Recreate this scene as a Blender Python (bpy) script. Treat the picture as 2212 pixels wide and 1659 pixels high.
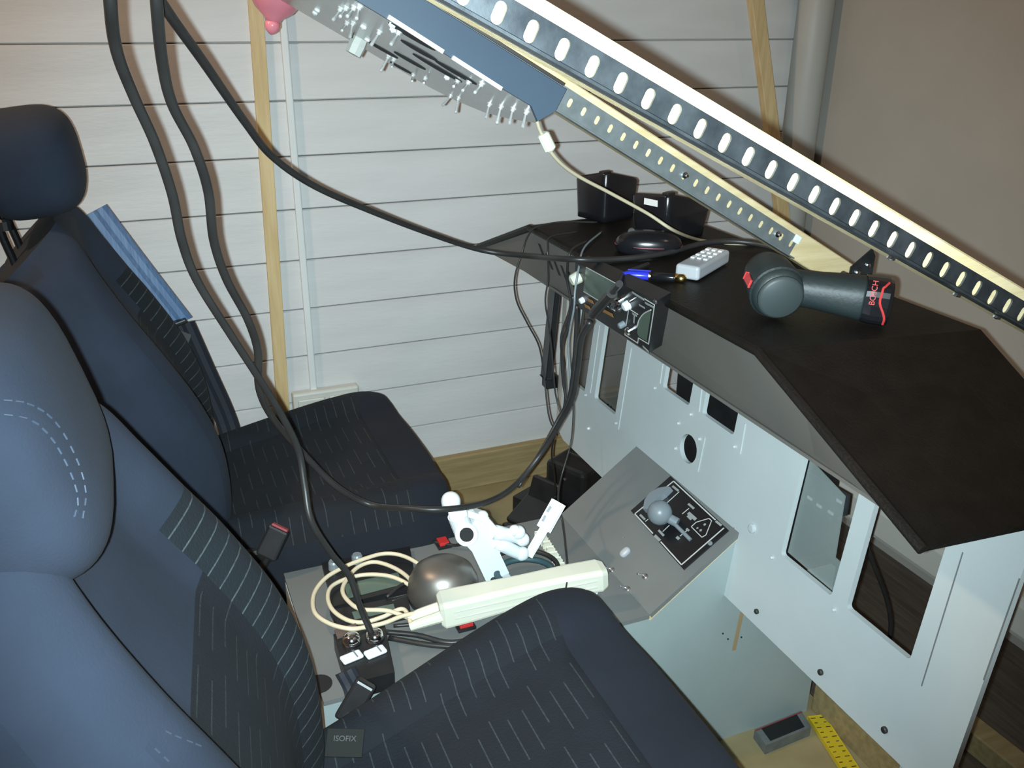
import bpy, bmesh, math, random
from mathutils import Vector as V, Matrix
random.seed(7)
for o in list(bpy.data.objects): bpy.data.objects.remove(o, do_unlink=True)
SC = bpy.context.scene
COL = SC.collection

# ------------------------------------------------------------------ camera
FPX, PITCH, YAW, ROLL = 1950.0, 0.40031, 0.39700, 0.01010
CAM = V((0, 0, 1.25))
fw = V((math.sin(YAW)*math.cos(PITCH), math.cos(YAW)*math.cos(PITCH), -math.sin(PITCH)))
_r = V((math.cos(YAW), -math.sin(YAW), 0)); _u = _r.cross(fw)
rt = _r*math.cos(ROLL)+_u*math.sin(ROLL); up = -_r*math.sin(ROLL)+_u*math.cos(ROLL)
cd = bpy.data.cameras.new('camera'); cam = bpy.data.objects.new('camera', cd); COL.objects.link(cam)
cd.sensor_width = 36; cd.sensor_fit = 'HORIZONTAL'; cd.lens = FPX/2212*36; cd.clip_start = .02
cam.matrix_world = Matrix(((rt.x, up.x, -fw.x, CAM.x), (rt.y, up.y, -fw.y, CAM.y), (rt.z, up.z, -fw.z, CAM.z), (0, 0, 0, 1)))
SC.camera = cam
# ------------------------------------------------------------------ world and lights
w = bpy.data.worlds.new('world'); SC.world = w; w.use_nodes = True
w.node_tree.nodes['Background'].inputs[0].default_value = (1.0, .80, .66, 1)
w.node_tree.nodes['Background'].inputs[1].default_value = .045
def lamp(name, typ, loc, energy, color, radius=.01):
    l = bpy.data.lights.new(name, typ); o = bpy.data.objects.new(name, l); COL.objects.link(o)
    o.location = loc; l.energy = energy; l.color = color
    if typ in ('POINT', 'SPOT'): l.shadow_soft_size = radius
    return o
flash = lamp('flash', 'SPOT', CAM - rt*.014 - up*.004, 155, (.76, .94, 1.0), .004)      # the phone's own flash beside the lens
flash.data.spot_size = math.radians(85); flash.data.spot_blend = 1.0
flash.matrix_world = Matrix.Translation(flash.location) @ (cam.matrix_world.to_3x3().to_4x4())
lamp('ceiling_bulb', 'POINT', (-.9, 1.3, 2.3), 58, (1.0, .70, .48), .06)                # warm bulb of the room behind the seats
lamp('ceiling_bulb', 'POINT', (1.1, .1, 2.3), 7, (1.0, .66, .45), .06)
vs = SC.view_settings; vs.view_transform = 'Standard'; vs.look = 'None'; vs.gamma = 1; vs.exposure = 0; vs.use_curve_mapping = False

# ------------------------------------------------------------------ geometry of the place
def ray(x, y): return fw*FPX + rt*(x-1106) + up*(829.5-y)
def atZ(x, y, z): d = ray(x, y); return CAM + d*((z-CAM.z)/d.z)
def atY(x, y, Y): d = ray(x, y); return CAM + d*(Y/d.y)
def atX(x, y, X): d = ray(x, y); return CAM + d*(X/d.x)
def onP(x, y, p0, n): d = ray(x, y); return CAM + d*((p0-CAM).dot(n)/d.dot(n))
WALL_Y, WALL_X = 2.1, 1.765
K = .835                                     # instrument panel: tilted 6 degrees, lower edge in front of the pedestal
PT = math.radians(6)
PN = V((math.cos(PT), 0, -math.sin(PT)))     # pointing away from the seats
PU = V((0, -1, 0)); PV = V((math.sin(PT), 0, math.cos(PT)))
P0 = CAM + (V((.99, 0, .15))-CAM)*K
def pan(x, y): return onP(x, y, P0, PN)
def pan2(x, y):                              # panel coordinates (u = -Y, v up the panel)
    q = pan(x, y)-P0; return (q.dot(PU), q.dot(PV))
ZT = .863                                    # glareshield top
ZP = .335                                    # flat part of the pedestal
SL0 = V((.676, 0, ZP)); SL1 = V((.843, 0, .4595))
SD = (SL1-SL0).normalized(); SN = V((-SD.z, 0, SD.x))
def onS(x, y, h=0): return onP(x, y, SL0+SN*h, SN)

# ------------------------------------------------------------------ materials
def mat(name, col, rough=.5, metal=0, col2=None, scale=8, bump=0, bscale=60, stretch=None, trans=0, spec=None, ior=None, detail=4, alpha=1, emit=None):
    m = bpy.data.materials.new(name); m.use_nodes = True; nt = m.node_tree; b = nt.nodes['Principled BSDF']
    b.inputs['Base Color'].default_value = (*col, 1); b.inputs['Roughness'].default_value = rough; b.inputs['Metallic'].default_value = metal
    if trans: b.inputs['Transmission Weight'].default_value = trans
    if spec is not None: b.inputs['Specular IOR Level'].default_value = spec
    if ior: b.inputs['IOR'].default_value = ior
    if alpha < 1: b.inputs['Alpha'].default_value = alpha
    tc = nt.nodes.new('ShaderNodeTexCoord'); mp = nt.nodes.new('ShaderNodeMapping'); nt.links.new(tc.outputs['Object'], mp.inputs[0])
    if stretch: mp.inputs['Scale'].default_value = stretch
    if col2:
        n = nt.nodes.new('ShaderNodeTexNoise'); n.inputs['Scale'].default_value = scale; n.inputs['Detail'].default_value = detail
        nt.links.new(mp.outputs[0], n.inputs['Vector'])
        r = nt.nodes.new('ShaderNodeValToRGB'); r.color_ramp.elements[0].position = .35; r.color_ramp.elements[1].position = .68
        r.color_ramp.elements[0].color = (*col, 1); r.color_ramp.elements[1].color = (*col2, 1)
        nt.links.new(n.outputs['Fac'], r.inputs[0]); nt.links.new(r.outputs[0], b.inputs['Base Color'])
    if bump:
        n2 = nt.nodes.new('ShaderNodeTexNoise'); n2.inputs['Scale'].default_value = bscale; n2.inputs['Detail'].default_value = 5
        nt.links.new(mp.outputs[0], n2.inputs['Vector'])
        bp = nt.nodes.new('ShaderNodeBump'); bp.inputs['Strength'].default_value = bump; bp.inputs['Distance'].default_value = .004
        nt.links.new(n2.outputs['Fac'], bp.inputs['Height']); nt.links.new(bp.outputs[0], b.inputs['Normal'])
    return m
def striped(name, base, line, pitch, width, dash=None):
    """woven fabric with thin light lines across the length of the cushion (UV in metres)"""
    m = mat(name, base, .9, 0, tuple(c*1.35 for c in base), 25, .35, 350); nt = m.node_tree; b = nt.nodes['Principled BSDF']
    src = b.inputs['Base Color'].links[0].from_socket
    uv = nt.nodes.new('ShaderNodeUVMap'); sp = nt.nodes.new('ShaderNodeSeparateXYZ'); nt.links.new(uv.outputs[0], sp.inputs[0])
    def mth(op, a, c=None):
        k = nt.nodes.new('ShaderNodeMath'); k.operation = op
        for i, q in enumerate((a, c)):
            if q is None: continue
            if isinstance(q, (int, float)): k.inputs[i].default_value = q
            else: nt.links.new(q, k.inputs[i])
        return k.outputs[0]
    v = mth('DIVIDE', sp.outputs[1], pitch); fr = mth('FRACT', v); on = mth('LESS_THAN', fr, width)
    if dash:
        row = mth('FLOOR', v); sh = mth('FRACT', mth('MULTIPLY', mth('SINE', mth('MULTIPLY', row, 12.9898)), 437.5))
        du = mth('FRACT', mth('ADD', mth('DIVIDE', sp.outputs[0], dash), sh)); on = mth('MULTIPLY', on, mth('LESS_THAN', du, .62))
    tx = nt.nodes.new('ShaderNodeTexNoise'); tx.inputs['Scale'].default_value = 160; nt.links.new(uv.outputs[0], tx.inputs[0])
    on = mth('MULTIPLY', on, mth('MULTIPLY', tx.outputs[0], 1.5))
    mx = nt.nodes.new('ShaderNodeMix'); mx.data_type = 'RGBA'; nt.links.new(on, mx.inputs[0]); nt.links.new(src, mx.inputs[6]); mx.inputs[7].default_value = (*line, 1)
    nt.links.new(mx.outputs[2], b.inputs['Base Color'])
    return m
def wood(name, c1, c2, axis=0, rough=.6):
    s = [14, 14, 14]; s[axis] = 1.2
    return mat(name, c1, rough, 0, c2, 6, .15, 40, stretch=s, detail=6)
M = dict(
 plank=mat('painted_plank', (.58, .58, .57), .5, 0, (.66, .66, .65), 2.2, .12, 30, stretch=(1, 1, 5)),
 groove=mat('groove_paint', (.50, .49, .47), .8),
 wall_grey=mat('grey_wall_paint', (.40, .375, .33), .8, 0, (.45, .42, .375), 3, .06, 120),
 white=mat('white_paint', (.66, .69, .68), .4, 0, (.72, .74, .73), 5),
 pipe=mat('white_pipe', (.40, .40, .37), .5, 0, (.45, .45, .42), 4),
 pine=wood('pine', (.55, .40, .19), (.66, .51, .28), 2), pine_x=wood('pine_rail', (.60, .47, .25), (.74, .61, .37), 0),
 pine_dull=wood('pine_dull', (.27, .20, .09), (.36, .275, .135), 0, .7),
 platform=mat('platform_board', (.26, .21, .10), .75, 0, (.34, .28, .15), 9, .1, 60),
 laminate=wood('dark_laminate', (.075, .058, .045), (.12, .095, .075), 1, .5),
 panel=mat('panel_paint', (.48, .52, .52), .42, 0, (.52, .56, .56), 6, .05, 200),
 pedside=mat('pedestal_side_dark', (.31, .37, .365), .45, 0, (.345, .405, .40), 6, .05, 200),  # panel colour set darker for the pedestal sides
 pedgrey=mat('pedestal_grey', (.155, .160, .155), .5, 0, (.18, .187, .18), 7, .04, 200),
 fascia=mat('fascia_grey', (.115, .107, .095), .55, 0, (.13, .121, .107), 7, .03, 200),
 leather=mat('black_leatherette', (.0065, .0052, .004), .5, 0, (.009, .0072, .0056), 30, .25, 260, spec=.22),
 black=mat('black_plastic', (.012, .012, .013), .38, 0, (.018, .018, .019), 30),
 blackgl=mat('black_gloss', (.010, .010, .012), .22), rubber=mat('cable_rubber', (.020, .019, .019), .42, 0, (.028, .027, .026), 20),
 zinc=mat('galvanised_steel', (.065, .075, .085), .40, .85, (.14, .157, .172), 45, .1, 60, detail=6), chrome=mat('chrome', (.86, .87, .88), .12, 1),
 gold=mat('gold_metal', (.85, .62, .25), .2, 1), steel=mat('steel', (.55, .56, .57), .3, 1),
 zinc2=mat('dull_zinc', (.16, .18, .18), .5, .35, (.21, .23, .235), 60, .08, 80, detail=6),
 blue=mat('blue_grey_paint', (.044, .068, .098), .5, 0, (.050, .076, .108), 9), ovh=mat('overhead_face', (.40, .43, .44), .2, 0, (.44, .47, .48), 9),
 acryl=mat('white_acrylic', (.78, .80, .80), .3), toggle=mat('toggle_chrome', (.80, .80, .77), .32, .55), cream=mat('cream_plastic', (.70, .69, .56), .42, 0, (.74, .73, .61), 12),
 ivory=mat('ivory_cord', (.70, .60, .42), .5), beige=mat('beige_cord', (.44, .38, .26), .55),
 wplastic=mat('white_plastic', (.80, .86, .88), .4), dome=mat('grey_metal_dome', (.22, .20, .18), .42, .8, (.28, .26, .235), 8),
 suede=mat('suede_blue', (.0120, .0190, .034), .95, 0, (.0195, .029, .050), 7, .10, 420, detail=6),
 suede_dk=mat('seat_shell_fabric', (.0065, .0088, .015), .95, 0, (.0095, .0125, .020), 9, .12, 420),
 stripe=striped('striped_fabric', (.0036, .0072, .0108), (.075, .095, .095), .021, .085), dashf=striped('dashed_fabric', (.0034, .0056, .0092), (.034, .043, .048), .021, .08, .11),
 thread=mat('thread', (.036, .050, .075), .7), strap=mat('belt_webbing', (.10, .17, .30), .5, 0, (.15, .24, .40), 300, stretch=(1, 1, .01)),
 strap_dk=mat('dark_webbing', (.016, .018, .026), .7), red=mat('red_plastic', (.55, .03, .03), .4), redd=mat('dull_red', (.28, .04, .05), .45),
 drill=mat('drill_green_grey', (.016, .024, .025), .5, 0, (.021, .031, .032), 20, .1, 200), drillface=mat('drill_end_grey', (.045, .058, .058), .5), drillred=mat('drill_red', (.60, .05, .05), .45),
 penblue=mat('pen_blue', (.03, .04, .55), .3), remote=mat('remote_silver', (.42, .43, .45), .4, 0, (.46, .47, .49), 14), button=mat('button_white', (.72, .74, .76), .4),
 gauge=mat('display_green', (.10, .14, .11), .18), amber=mat('amber_print', (.35, .17, .05), .5), print_=mat('white_print', (.55, .55, .52), .6), printg=mat('grey_print', (.30, .31, .30), .6), tagprint=mat('tag_print', (.09, .09, .085), .7),
 tint=mat('tinted_pane', (.02, .03, .026), .1, alpha=.40), clear=mat('clear_sheet', (.34, .39, .375), .2, alpha=.38),
 leverg=mat('lever_grey', (.20, .23, .25), .38), yellow=mat('ruler_yellow', (.62, .46, .02), .5), tape=mat('masking_tape', (.36, .26, .14), .7),
 pink=mat('pink_plastic', (.78, .25, .30), .22), outlet=mat('outlet_plastic', (.56, .57, .52), .4), dark=mat('dark_hole', (.01, .01, .01), .8),
 greencord=mat('green_cord', (.035, .075, .085), .5), screwdk=mat('dark_screw', (.06, .06, .055), .5, .6), label=mat('paper_label', (.70, .70, .70), .6), tagg=mat('seat_tag', (.007, .008, .006), .8), brownbox=mat('brown_plastic', (.13, .09, .075), .35),
)

# ------------------------------------------------------------------ helpers
def tag(o, label=None, cat=None, group=None, kind=None):
    if label: o['label'] = label
    if cat: o['category'] = cat
    if group: o['group'] = group
    if kind: o['kind'] = kind
    return o
def thing(name, label, cat, loc=(0, 0, 0), group=None):
    o = bpy.data.objects.new(name, None); COL.objects.link(o); o.location = loc; o.empty_display_size = .05
    return tag(o, label, cat, group)
def obj(name, me, m=None, parent=None, smooth=False):
    if isinstance(me, bmesh.types.BMesh):
        b = me; me = bpy.data.meshes.new(name); bmesh.ops.recalc_face_normals(b, faces=b.faces[:]); b.to_mesh(me); b.free()
    if m is not None:
        me.materials.clear(); me.materials.append(M[m] if isinstance(m, str) else m)
    if smooth:
        for p in me.polygons: p.use_smooth = True
    o = bpy.data.objects.new(name, me); COL.objects.link(o)
    if parent:
        o.parent = parent; o.matrix_parent_inverse = Matrix.Translation(-root_loc(parent))
    return o
def root_loc(p):
    l = V(p.location)
    return l if p.parent is None else l      # parts sit at the world origin under a translated root
def frame(o, x, y, z=None):
    x = x.normalized(); z = z.normalized() if z else x.cross(y).normalized(); y = z.cross(x)
    return Matrix(((x.x, y.x, z.x, o.x), (x.y, y.y, z.y, o.y), (x.z, y.z, z.z, o.z), (0, 0, 0, 1)))
I4 = Matrix.Identity(4)
def abox(b, c, s, mtx=I4, bev=0, seg=2):
    r = bmesh.ops.create_cube(b, size=1); vs_ = r['verts']
    for v in vs_: v.co = mtx @ V((v.co.x*s[0]+c[0], v.co.y*s[1]+c[1], v.co.z*s[2]+c[2]))
    if bev:
        es = list({e for v in vs_ for e in v.link_edges})
        bmesh.ops.bevel(b, geom=es, offset=bev, segments=seg, profile=.5, affect='EDGES')
    return b
def box(c, s, mtx=I4, bev=0, seg=2): return abox(bmesh.new(), c, s, mtx, bev, seg)
def bar(p, q, wy, wz, upv=V((0, 0, 1)), bev=0):
    p, q = V(p), V(q); x = (q-p).normalized(); y = upv.cross(x).normalized()
    return box(((q-p).length/2, 0, 0), ((q-p).length, wy, wz), frame(p, x, y), bev)
def spline(pts, n=8):
    P = [V(p) for p in pts]; out = []
    if len(P) < 3: return P
    E_ = [P[0]*2-P[1]]+P+[P[-1]*2-P[-2]]
    for i in range(1, len(E_)-2):
        a, b, c, d = E_[i-1:i+3]
        for k in range(n):
            t = k/n; out.append(.5*((2*b)+(c-a)*t+(2*a-5*b+4*c-d)*t*t+(3*b-a-3*c+d)*t**3))
    return out+[P[-1]]
def atube(b, pts, r, sides=8, n=8, smooth=True, flat=None):
    P = spline(pts, n) if smooth else [V(p) for p in pts]
    rr = r if callable(r) else (lambda t: r)
    nrm = None; rings = []
    for i, p in enumerate(P):
        t = (P[min(i+1, len(P)-1)]-P[max(i-1, 0)]).normalized()
        if nrm is None: nrm = t.orthogonal().normalized()
        nrm = (nrm-t*nrm.dot(t)).normalized(); bn = t.cross(nrm); rad = rr(i/(len(P)-1))
        rings.append([b.verts.new(p+(nrm*math.cos(a)+bn*math.sin(a))*rad) for a in (2*math.pi*k/sides for k in range(sides))])
    for A, B in zip(rings, rings[1:]):
        for k in range(sides): b.faces.new((A[k], A[(k+1) % sides], B[(k+1) % sides], B[k]))
    b.faces.new(rings[0][::-1]); b.faces.new(rings[-1]); return b
def tube(*a, **k): return atube(bmesh.new(), *a, **k)
def alathe(b, prof, mtx=I4, sides=20):
    rings = []
    for r, h in prof: rings.append([b.verts.new(mtx @ V((r*math.cos(2*math.pi*k/sides), r*math.sin(2*math.pi*k/sides), h))) for k in range(sides)] if r > 1e-6 else [b.verts.new(mtx @ V((0, 0, h)))])
    for A, B in zip(rings, rings[1:]):
        if len(A) == 1 and len(B) == 1: continue
        for k in range(sides):
            k2 = (k+1) % sides
            if len(A) == 1: b.faces.new((A[0], B[k2], B[k]))
            elif len(B) == 1: b.faces.new((A[k], A[k2], B[0]))
            else: b.faces.new((A[k], A[k2], B[k2], B[k]))
    for R in (rings[0], rings[-1]):
        if len(R) > 1: b.faces.new(R)
    return b
def lathe(*a, **k): return alathe(bmesh.new(), *a, **k)
def zframe(o, z, x=None):
    z = z.normalized(); x = (x or z.orthogonal()); x = (x-z*x.dot(z)).normalized(); return frame(o, x, z.cross(x), z)
def rrect(x0, y0, x1, y1, r, n=4):
    out = []
    for cx, cy, a0 in ((x1-r, y1-r, 0), (x0+r, y1-r, 90), (x0+r, y0+r, 180), (x1-r, y0+r, 270)):
        for k in range(n+1):
            a = math.radians(a0+90*k/n); out.append((cx+r*math.cos(a), cy+r*math.sin(a)))
    return out
def circ(cx, cy, r, n=28): return [(cx+r*math.cos(2*math.pi*k/n), cy+r*math.sin(2*math.pi*k/n)) for k in range(n)]
def plate(loops, th, mtx, bevel=0):
    """flat plate with real cut-outs: outline + holes in 2-D, thickness th centred on the plane of mtx"""
    cu = bpy.data.curves.new('tmp', 'CURVE'); cu.dimensions = '2D'; cu.fill_mode = 'BOTH'; cu.extrude = th/2; cu.bevel_depth = bevel
    for lp in loops:
        s = cu.splines.new('POLY'); s.points.add(len(lp)-1); s.use_cyclic_u = True
        for i, (x, y) in enumerate(lp): s.points[i].co = (x, y, 0, 1)
    o = bpy.data.objects.new('tmp', cu); COL.objects.link(o); dg = bpy.context.evaluated_depsgraph_get()
    me = bpy.data.meshes.new_from_object(o.evaluated_get(dg)); bpy.data.objects.remove(o); bpy.data.curves.remove(cu)
    me.transform(mtx); return me
def text(s, size, mtx, th=.0006):
    cu = bpy.data.curves.new('tmp', 'FONT'); cu.body = s; cu.size = size; cu.extrude = th; cu.align_x = 'CENTER'; cu.align_y = 'CENTER'
    o = bpy.data.objects.new('tmp', cu); COL.objects.link(o); dg = bpy.context.evaluated_depsgraph_get()
    me = bpy.data.meshes.new_from_object(o.evaluated_get(dg)); bpy.data.objects.remove(o); bpy.data.curves.remove(cu)
    me.transform(mtx); return me
def prism(poly, d):                          # 3-D polygon pushed along d
    b = bmesh.new(); A = [b.verts.new(V(p)) for p in poly]; B = [b.verts.new(V(p)+d) for p in poly]
    b.faces.new(A); b.faces.new(B[::-1])
    for k in range(len(A)): b.faces.new((A[k], A[(k+1) % len(A)], B[(k+1) % len(A)], B[k]))
    return b
def superell(c, s, e=.5, nu=24, nv=14, mtx=I4):
    b = bmesh.new(); f = lambda v, p: math.copysign(abs(v)**p, v); rows = []
    for i in range(nv+1):
        a = -math.pi/2+math.pi*i/nv; row = []
        for k in range(nu):
            t = 2*math.pi*k/nu
            row.append(b.verts.new(mtx @ V((c[0]+s[0]*f(math.cos(a), e)*f(math.cos(t), e), c[1]+s[1]*f(math.cos(a), e)*f(math.sin(t), e), c[2]+s[2]*f(math.sin(a), e)))))
        rows.append(row)
    for A, B in zip(rows, rows[1:]):
        for k in range(nu):
            try: b.faces.new((A[k], A[(k+1) % nu], B[(k+1) % nu], B[k]))
            except ValueError: pass
    bmesh.ops.remove_doubles(b, verts=b.verts[:], dist=1e-6); return b

# ================================================================== SETTING
def struct(name, me, m, parent=None): return tag(obj(name, me, m, parent), kind='structure')
wl = struct('wall_far', box((.08, WALL_Y+.035, 1.2), (3.4, .03, 2.7)), 'groove')
pm = None
for i in range(-10, 10):                      # shiplap planks, 12 cm each
    zt_ = 1.165-.12*i
    if zt_ < .1: continue
    if pm is None:
        b = bmesh.new(); h, e = .1182, .0022
        pr = [(0, -h/2), (-.016+.004, -h/2), (-.016, -h/2+e), (-.016, h/2-e), (-.016+.004, h/2), (0, h/2)]
        A = [b.verts.new((-1.62, y, z)) for y, z in pr]; B = [b.verts.new((1.78, y, z)) for y, z in pr]
        b.faces.new(A); b.faces.new(B[::-1])
        for k in range(6): b.faces.new((A[k], A[(k+1) % 6], B[(k+1) % 6], B[k]))
        o = obj('plank', b, 'plank', wl); pm = o.data
    else: o = obj('plank', pm, None, wl)
    o.location = (0, WALL_Y+.016, zt_-.06)
struct('wall_right', box((WALL_X+.02, .6, 1.2), (.04, 3.1, 2.7)), 'wall_grey')
fl = struct('floor', box((.1, .55, -.165), (3.5, 3.2, .05)), 'laminate')
for i in range(9):                            # laminate boards beyond the platform
    x = 1.10+.075*i
    if i % 1 == 0: obj('board', box((x+.036, .55+.02*(i % 3), -.137), (.0735, 3.05, .008), bev=.0008, seg=1), 'laminate', fl)
struct('platform_floor', box((-.21, .9, -.012), (2.60, 2.39, .024)), 'platform')
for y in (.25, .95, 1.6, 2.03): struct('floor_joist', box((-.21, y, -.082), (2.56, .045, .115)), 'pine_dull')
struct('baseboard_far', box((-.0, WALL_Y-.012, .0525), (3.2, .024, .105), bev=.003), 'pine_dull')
_p, _q = atY(545, -90, WALL_Y-.006), atY(612, 890, WALL_Y-.006); _q = _q+(_q-_p)*((.107-_q.z)/(_q.z-_p.z))
t = struct('trim_1', bar(_p, _q, .030, .012, V((0, 1, 0)), .001), 'pine')
struct('trim_2', box(((atY(590, 100, WALL_Y).x+.024), WALL_Y-.007, .93), (.016, .014, 1.3), bev=.003), 'white')
a, b_ = atY(1708, 0, WALL_Y-.05), atY(1772, 0, WALL_Y-.05)
pr = .047
struct('corner_pipe', lathe([(pr, 0), (pr, 2.6)], zframe(V((WALL_X-pr-.012, WALL_Y-pr-.004, -.13)), V((0, 0, 1))), sides=28), 'pipe')
for p in bpy.data.objects['corner_pipe'].data.polygons: p.use_smooth = len(p.vertices) == 4
tag(bpy.data.objects['corner_pipe'], kind='structure')

def socket(loc, label):
    r = thing('power_outlet', label, 'outlet', loc); L = V(loc)
    obj('case', box((L.x, L.y-.016, L.z), (.165, .03, .088), bev=.006), 'outlet', r, False)
    for s in (-1, 1):
        f = obj('socket_plate', box((L.x+s*.038, L.y-.0335, L.z-.002), (.066, .006, .062), bev=.004), 'outlet', r)
        for dx, dz in ((-.010, .0), (.010, .0), (0, .008)):
            obj('socket_hole', box((L.x+s*.038+dx, L.y-.0372, L.z-.004+dz), (.005, .002, .006)), 'dark', f)
q = atY(702, 868, WALL_Y); socket((q.x, WALL_Y, q.z), 'double wall outlet under the white cable duct behind the far seat')
q = atY(1325, 862, WALL_Y); socket((q.x, WALL_Y, q.z), 'double wall outlet seen through the tinted panel windows')

# ================================================================== INSTRUMENT PANEL
PM = frame(P0, PU, PV, PU.cross(PV))
def kk(Y, z): # panel coordinates measured on the photograph's larger panel -> real panel
    q = CAM+(V((.99+math.tan(PT)*(z-.15), Y, z))-CAM)*K-P0; return q.dot(PU), q.dot(PV)
def kr(Y0, Y1, z0, z1, r=.006):
    a, b = kk(Y0, z0), kk(Y1, z1); return rrect(min(a[0], b[0]), min(a[1], b[1]), max(a[0], b[0]), max(a[1], b[1]), r)
ip = thing('instrument_panel', 'light grey-blue instrument panel with rectangular cut-outs under the glareshield', 'panel', (P0.x, 1.1, 0))
u0, v0 = kk(2.02, .15); u1, v1 = kk(.674, .62)
WIN = dict(w1=(1.905, 1.997, .322, .60), w2=(1.742, 1.852, .326, .60), sq1=(1.46, 1.566, .467, .60), sq2=(1.302, 1.412, .470, .60), w3=(.970, 1.106, .319, .60), w4=(.793, .934, .320, .60))
cc = kk(1.435, .379)
loops = [[(u0, v0+.012), (u0+.03, v0), (u1, v0), (u1, v1), (u0, v1)]]+[kr(*v) for v in WIN.values()]+[circ(cc[0], cc[1], .0262)]
obj('board', plate(loops, .009, PM), 'panel', ip)
for nm in ('w1', 'w2'):
    Y0, Y1, z0, z1 = WIN[nm]; lp = kr(Y0-.01, Y1+.01, z0-.01, z1+.01)
    obj('tinted_pane', plate([lp], .002, PM @ Matrix.Translation((0, 0, -.0075))), 'tint', ip)
def strip(x0, y0, x1, y1, w=.004, h=.0016, m='panel', name='seam_ridge'):
    p, q = pan(x0, y0), pan(x1, y1); d = -PN*.0053
    return obj(name, bar(p+d, q+d, w, h, PN), m, ip)
Zy = lambda a, b: (1150+a*.2532, 600+b*.2532)
Zz = lambda a, b: (1500+a*.3315, 950+b*.3315)
for a, b in ((Zy(860, 600), Zy(750, 1290)), (Zy(590, 400), Zy(510, 980)), (Zy(1130, 730), Zy(1105, 900)), (Zy(1460, 950), Zy(1440, 1140)), (Zy(1835, 1240), Zy(1790, 1500)), (Zy(1490, 1360), Zy(1430, 1650)), (Zy(370, 250), Zy(300, 820))): strip(*a, *b)
for a, b in ((Zz(1770, 730), Zz(1500, 1600)), (Zz(2140, 900), Zz(1905, 1560))): strip(*a, *b, w=.0016, h=.0006, m='pedgrey', name='seam_line')
for (x, y), r, m in ((Zz(425, 1115), .0042, 'screwdk'), (Zz(843, 1510), .0046, 'screwdk'), ((1918, 1575), .0048, 'screwdk'), (Zz(395, 575), .008, 'panel'), (Zz(525, 765), .003, 'panel'), (Zz(930, 1105), .003, 'panel'), (Zy(735, 1240), .0028, 'panel'), (Zy(475, 1000), .0028, 'panel'), (Zy(1375, 1165), .003, 'panel'), (Zy(1270, 1240), .003, 'panel'), (Zy(1245, 1455), .003, 'panel'), (Zy(1450, 1375), .003, 'panel'), (Zy(1068, 940), .0028, 'panel'), (Zy(500, 1285), .003, 'acryl'), (Zy(1750, 1440), .003, 'panel')):
    q = pan(x, y); obj('screw_head', lathe([(r, 0), (r, .006), (r*.7, .0072), (0, .0074)], zframe(q-PN*.002, -PN), sides=12), m, ip)
# side flange and rear frame that carry the panel
obj('side_post', bar((.862, 1.722, .33), (.872, 1.722, .74), .020, .045, V((1, 0, 0))), 'wall_grey', ip)
obj('side_post', bar((.93, .68, .0), (.93, .68, .70), .030, .045, V((1, 0, 0))), 'panel', ip)
bx = thing('dark_backing', 'black backing box added to darken the small square panel cut-outs', 'dark_backing', (.96, 1.17, .30))  # black box added behind the cut-outs to keep the openings dark
obj('housing', box((.965, 1.185, .565), (.10, .36, .37), bev=.008), 'black', bx); obj('foot', box((.985, 1.175, .19), (.06, .16, .38), bev=.004), 'black', bx)
# clear sheet and slotted bracket behind the near pair of windows
a = [pan(*Zz(*p))+PN*.0055 for p in ((735, 130), (590, 735), (905, 1010), (930, 800), (895, 770), (960, 370))]
sh = tag(obj('clear_sheet', prism(a, PN*.002), 'clear'), 'frosted clear plastic sheet behind a panel window with notched edge', 'plastic sheet')
br = thing('slotted_bracket', 'galvanised slotted steel bracket seen through the panel window', 'bracket', pan(*Zz(800, 420))+PN*.012)
poly = [pan(*Zz(*p))+PN*.012 for p in ((690, 200), (660, 400), (830, 520), (945, 500), (965, 365))]
obj('bracket_plate', prism(poly, PN*.003), 'zinc', br)
for p in ((715, 385), (775, 435), (850, 480), (905, 405)): q = pan(*Zz(*p))+PN*.0108; obj('slot_hole', box((0, 0, 0), (.010, .004, .002), frame(q, PU, PV)), 'label', br)

# ================================================================== PEDESTAL
YN, YF = 1.027, 1.357
pd = thing('centre_pedestal', 'grey centre pedestal with flat rear deck and sloped front between the seats', 'pedestal', (.5, 1.19, 0))
side = [(.145, 0), (.145, ZP-.008), (.676, ZP-.008), (.838, .452), (.829, .33), (.829, 0)]
for y in (YN, YF-.012): obj('side_plate', prism([V((x, y, z)) for x, z in side], V((0, .012, 0))), 'pedside', pd)
lowp = [(.830, 0), (.830, .326), (1.062, .326), (1.062, .10), (1.052, .088), (1.052, .0)]
for y in (YN+.002, YF-.014): obj('lower_side_plate', prism([V((x, y, z)) for x, z in lowp], V((0, .012, 0))), 'pedside', pd)
obj('rear_plate', box((.151, 1.192, .16), (.012, .305, .32)), 'panel', pd)
deck = obj('deck_plate', box((.4105, 1.192, ZP-.004), (.531, .336, .008)), 'pedgrey', pd)
obj('slope_plate', box((.1005, 0, -.004), (.2025, .336, .008), frame(V((SL0.x, 1.192, ZP)), SD, V((0, 1, 0)))), 'pedgrey', pd)
for y in (YN-.001,): obj('raw_edge', bar(V((.676, y, ZP-.010)), V((.840, y, .449)), .003, .006, V((0, 0, 1))), 'pine_x', pd)
obj('front_bulkhead', box((.822, 1.192, .21), (.008, .30, .44)), 'pedgrey', pd)
for x, y in ((.60, .02), (.835, .10)): pass
q0, q1 = atY(1603, 1322, YN-.0005), atY(1585, 1405, YN-.0005)
tag(obj('masking_tape', bar(q0, q1, .008, .0008, V((0, 1, 0))), 'tape'), 'strip of masking tape stuck on the pedestal side', 'tape')
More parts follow.
